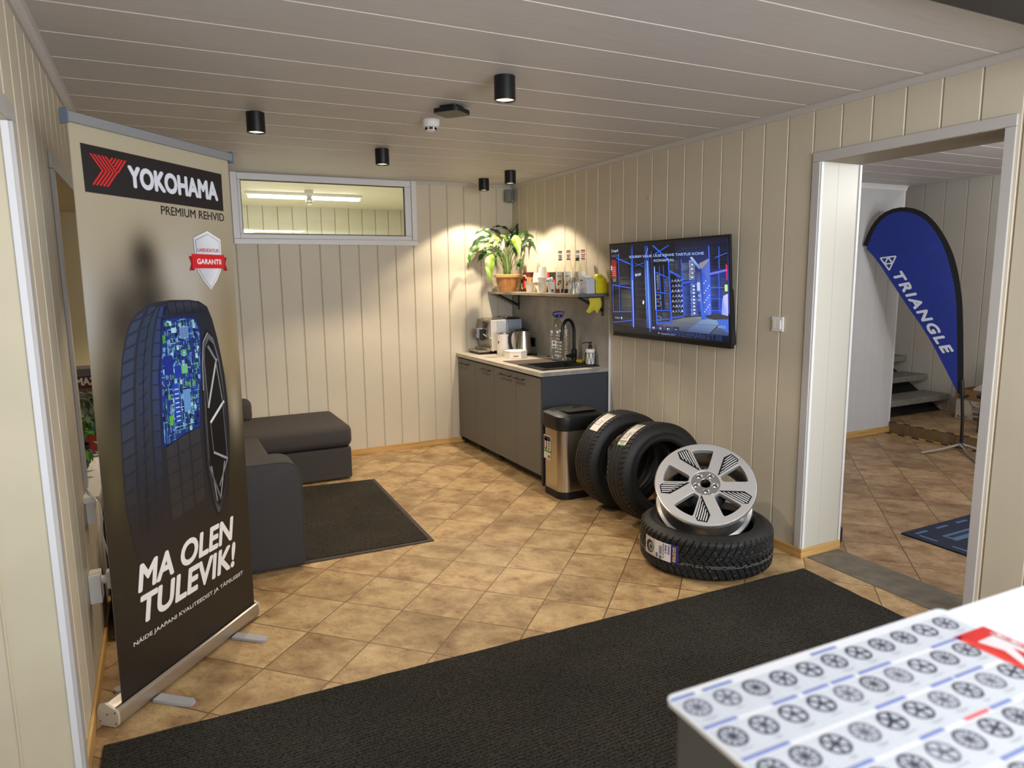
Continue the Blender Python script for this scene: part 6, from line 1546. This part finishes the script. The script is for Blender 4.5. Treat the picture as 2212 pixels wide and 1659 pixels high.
a.text('M', .085,.235,.10,.25,(40,40,44),4,bold=.03); a.rect(.0,.10,.18,.20,(46,50,54),2); a.poly([(.05,.12),(.12,.18),(.17,.15),(.12,.1)], (60,120,100), 3); a.disc(.08,.06,.04,(190,40,40),3,14)
a.build('box_print', PRINT, bx2)
t = MB(); t.lathe([(.03,.7286),(.035,.733),(.04,.80),(.04,.812),(.036,.812),(.032,.74)], 24, M=Matrix.Translation((-.42,3.44,0))); tag(t.build('white_pot', WPLASTIC), 'small white pot at the near end of the left sill', 'pot')
tag(MB().tube([(-.30,3.95,.7286),(-.30,3.95,.92),(-.31,3.93,.98),(-.31,3.925,1.04)], [.02,.02,.008,.007], 12).build('black_bottle', BLACKP), 'thin black bottle leaning against the carton on the left sill', 'bottle')
lo = thing('wall_socket', 'white surface mounted socket low on the left wall', 'socket', (-.31,3.05,.38))
MB().box(-.3275,-.285,3.045,3.125,.335,.450,.004,3).build('housing', WPLASTIC, lo)
ca = thing('usb_charger', 'white plug charger pushed into the left wall socket', 'charger', (-.26,3.08,.42))
MB().tube([(-.2845,3.085,.415),(-.268,3.085,.415)], .017, 16).build('plug_base', WPLASTIC, ca)
MB().box(-.268,-.236,3.065,3.105,.378,.450,.005,3).build('body', WPLASTIC, ca)
tag(MB().tube([(-.25,3.085,.452),(-.251,3.09,.49),(-.262,3.12,.54),(-.272,3.12,.60),(-.262,3.11,.655),(-.268,3.13,.70),(-.290,3.17,.735),(-.31,3.24,.735),(-.33,3.34,.733)], .0028, 8).build('charger_cable', WPLASTIC), 'thin white cable rising from the charger to the left sill', 'cable')
bagp = thing('black_bag', 'black fabric bag on the floor between left wall and banner', 'bag', (-.24,3.5,0))
t = MB(); rb = random.Random(8)
def bagfn(s, v):
    an = 2*PI*s; z = .002+.46*v; k = (1-.55*v**2)*(1+.06*math.sin(5*an+9*v)+.05*math.sin(9*an-4*v)); return (-.205+.105*math.cos(an)*k, 3.62+.17*math.sin(an)*k, z)
t.grid(bagfn, 40, 16); t.build('bag_body', mat('bag_cloth', rgb(20,20,22), .8), bagp)
MB().tube([(-.21,3.55,.45),(-.21,3.57,.54),(-.21,3.64,.56),(-.21,3.69,.45)], .008, 8).build('handle', BLACKP, bagp)

# ------------------------------------------------------------------ light
def area(name, loc, rot, sx, sy, power, col):
    l = bpy.data.lights.new(name, 'AREA'); l.shape = 'RECTANGLE'; l.size = sx; l.size_y = sy; l.energy = power; l.color = col
    o = bpy.data.objects.new(name, l); COL.objects.link(o); o.location = loc; o.rotation_euler = rot; return o
area('window_daylight', (1.7,-1.75,1.6), (rad(90),0,0), 3.2, 1.6, 172, (.90,.95,1))
area('front_fill_light', (1.6,-.6,2.42), (0,0,0), 1.6, .5, 50, (1,.98,.95))  # unseen fill lamp added to brighten walls and ceiling
l = bpy.data.lights.new('hall_lamp', 'POINT'); l.energy = 46; l.color = (1,.99,.97); l.shadow_soft_size = .12
o = bpy.data.objects.new('hall_lamp', l); COL.objects.link(o); o.location = (4.75,1.75,2.18)
area('hall_daylight', (5.0,-.5,1.3), (rad(90),0,0), 2.0, 1.8, 45, (.88,.94,1))
area('stair_light', (7.0,3.0,2.9), (0,0,0), .4, .8, 8, (1,.95,.88))
area('backroom_light', (1.7,8.83,2.52), (0,0,0), 1.3, .15, 48, (1,.98,.92))
w = bpy.data.worlds.new('world'); SC.world = w; w.use_nodes = True
w.node_tree.nodes['Background'].inputs[0].default_value = (.78,.86,1,1); w.node_tree.nodes['Background'].inputs[1].default_value = .5
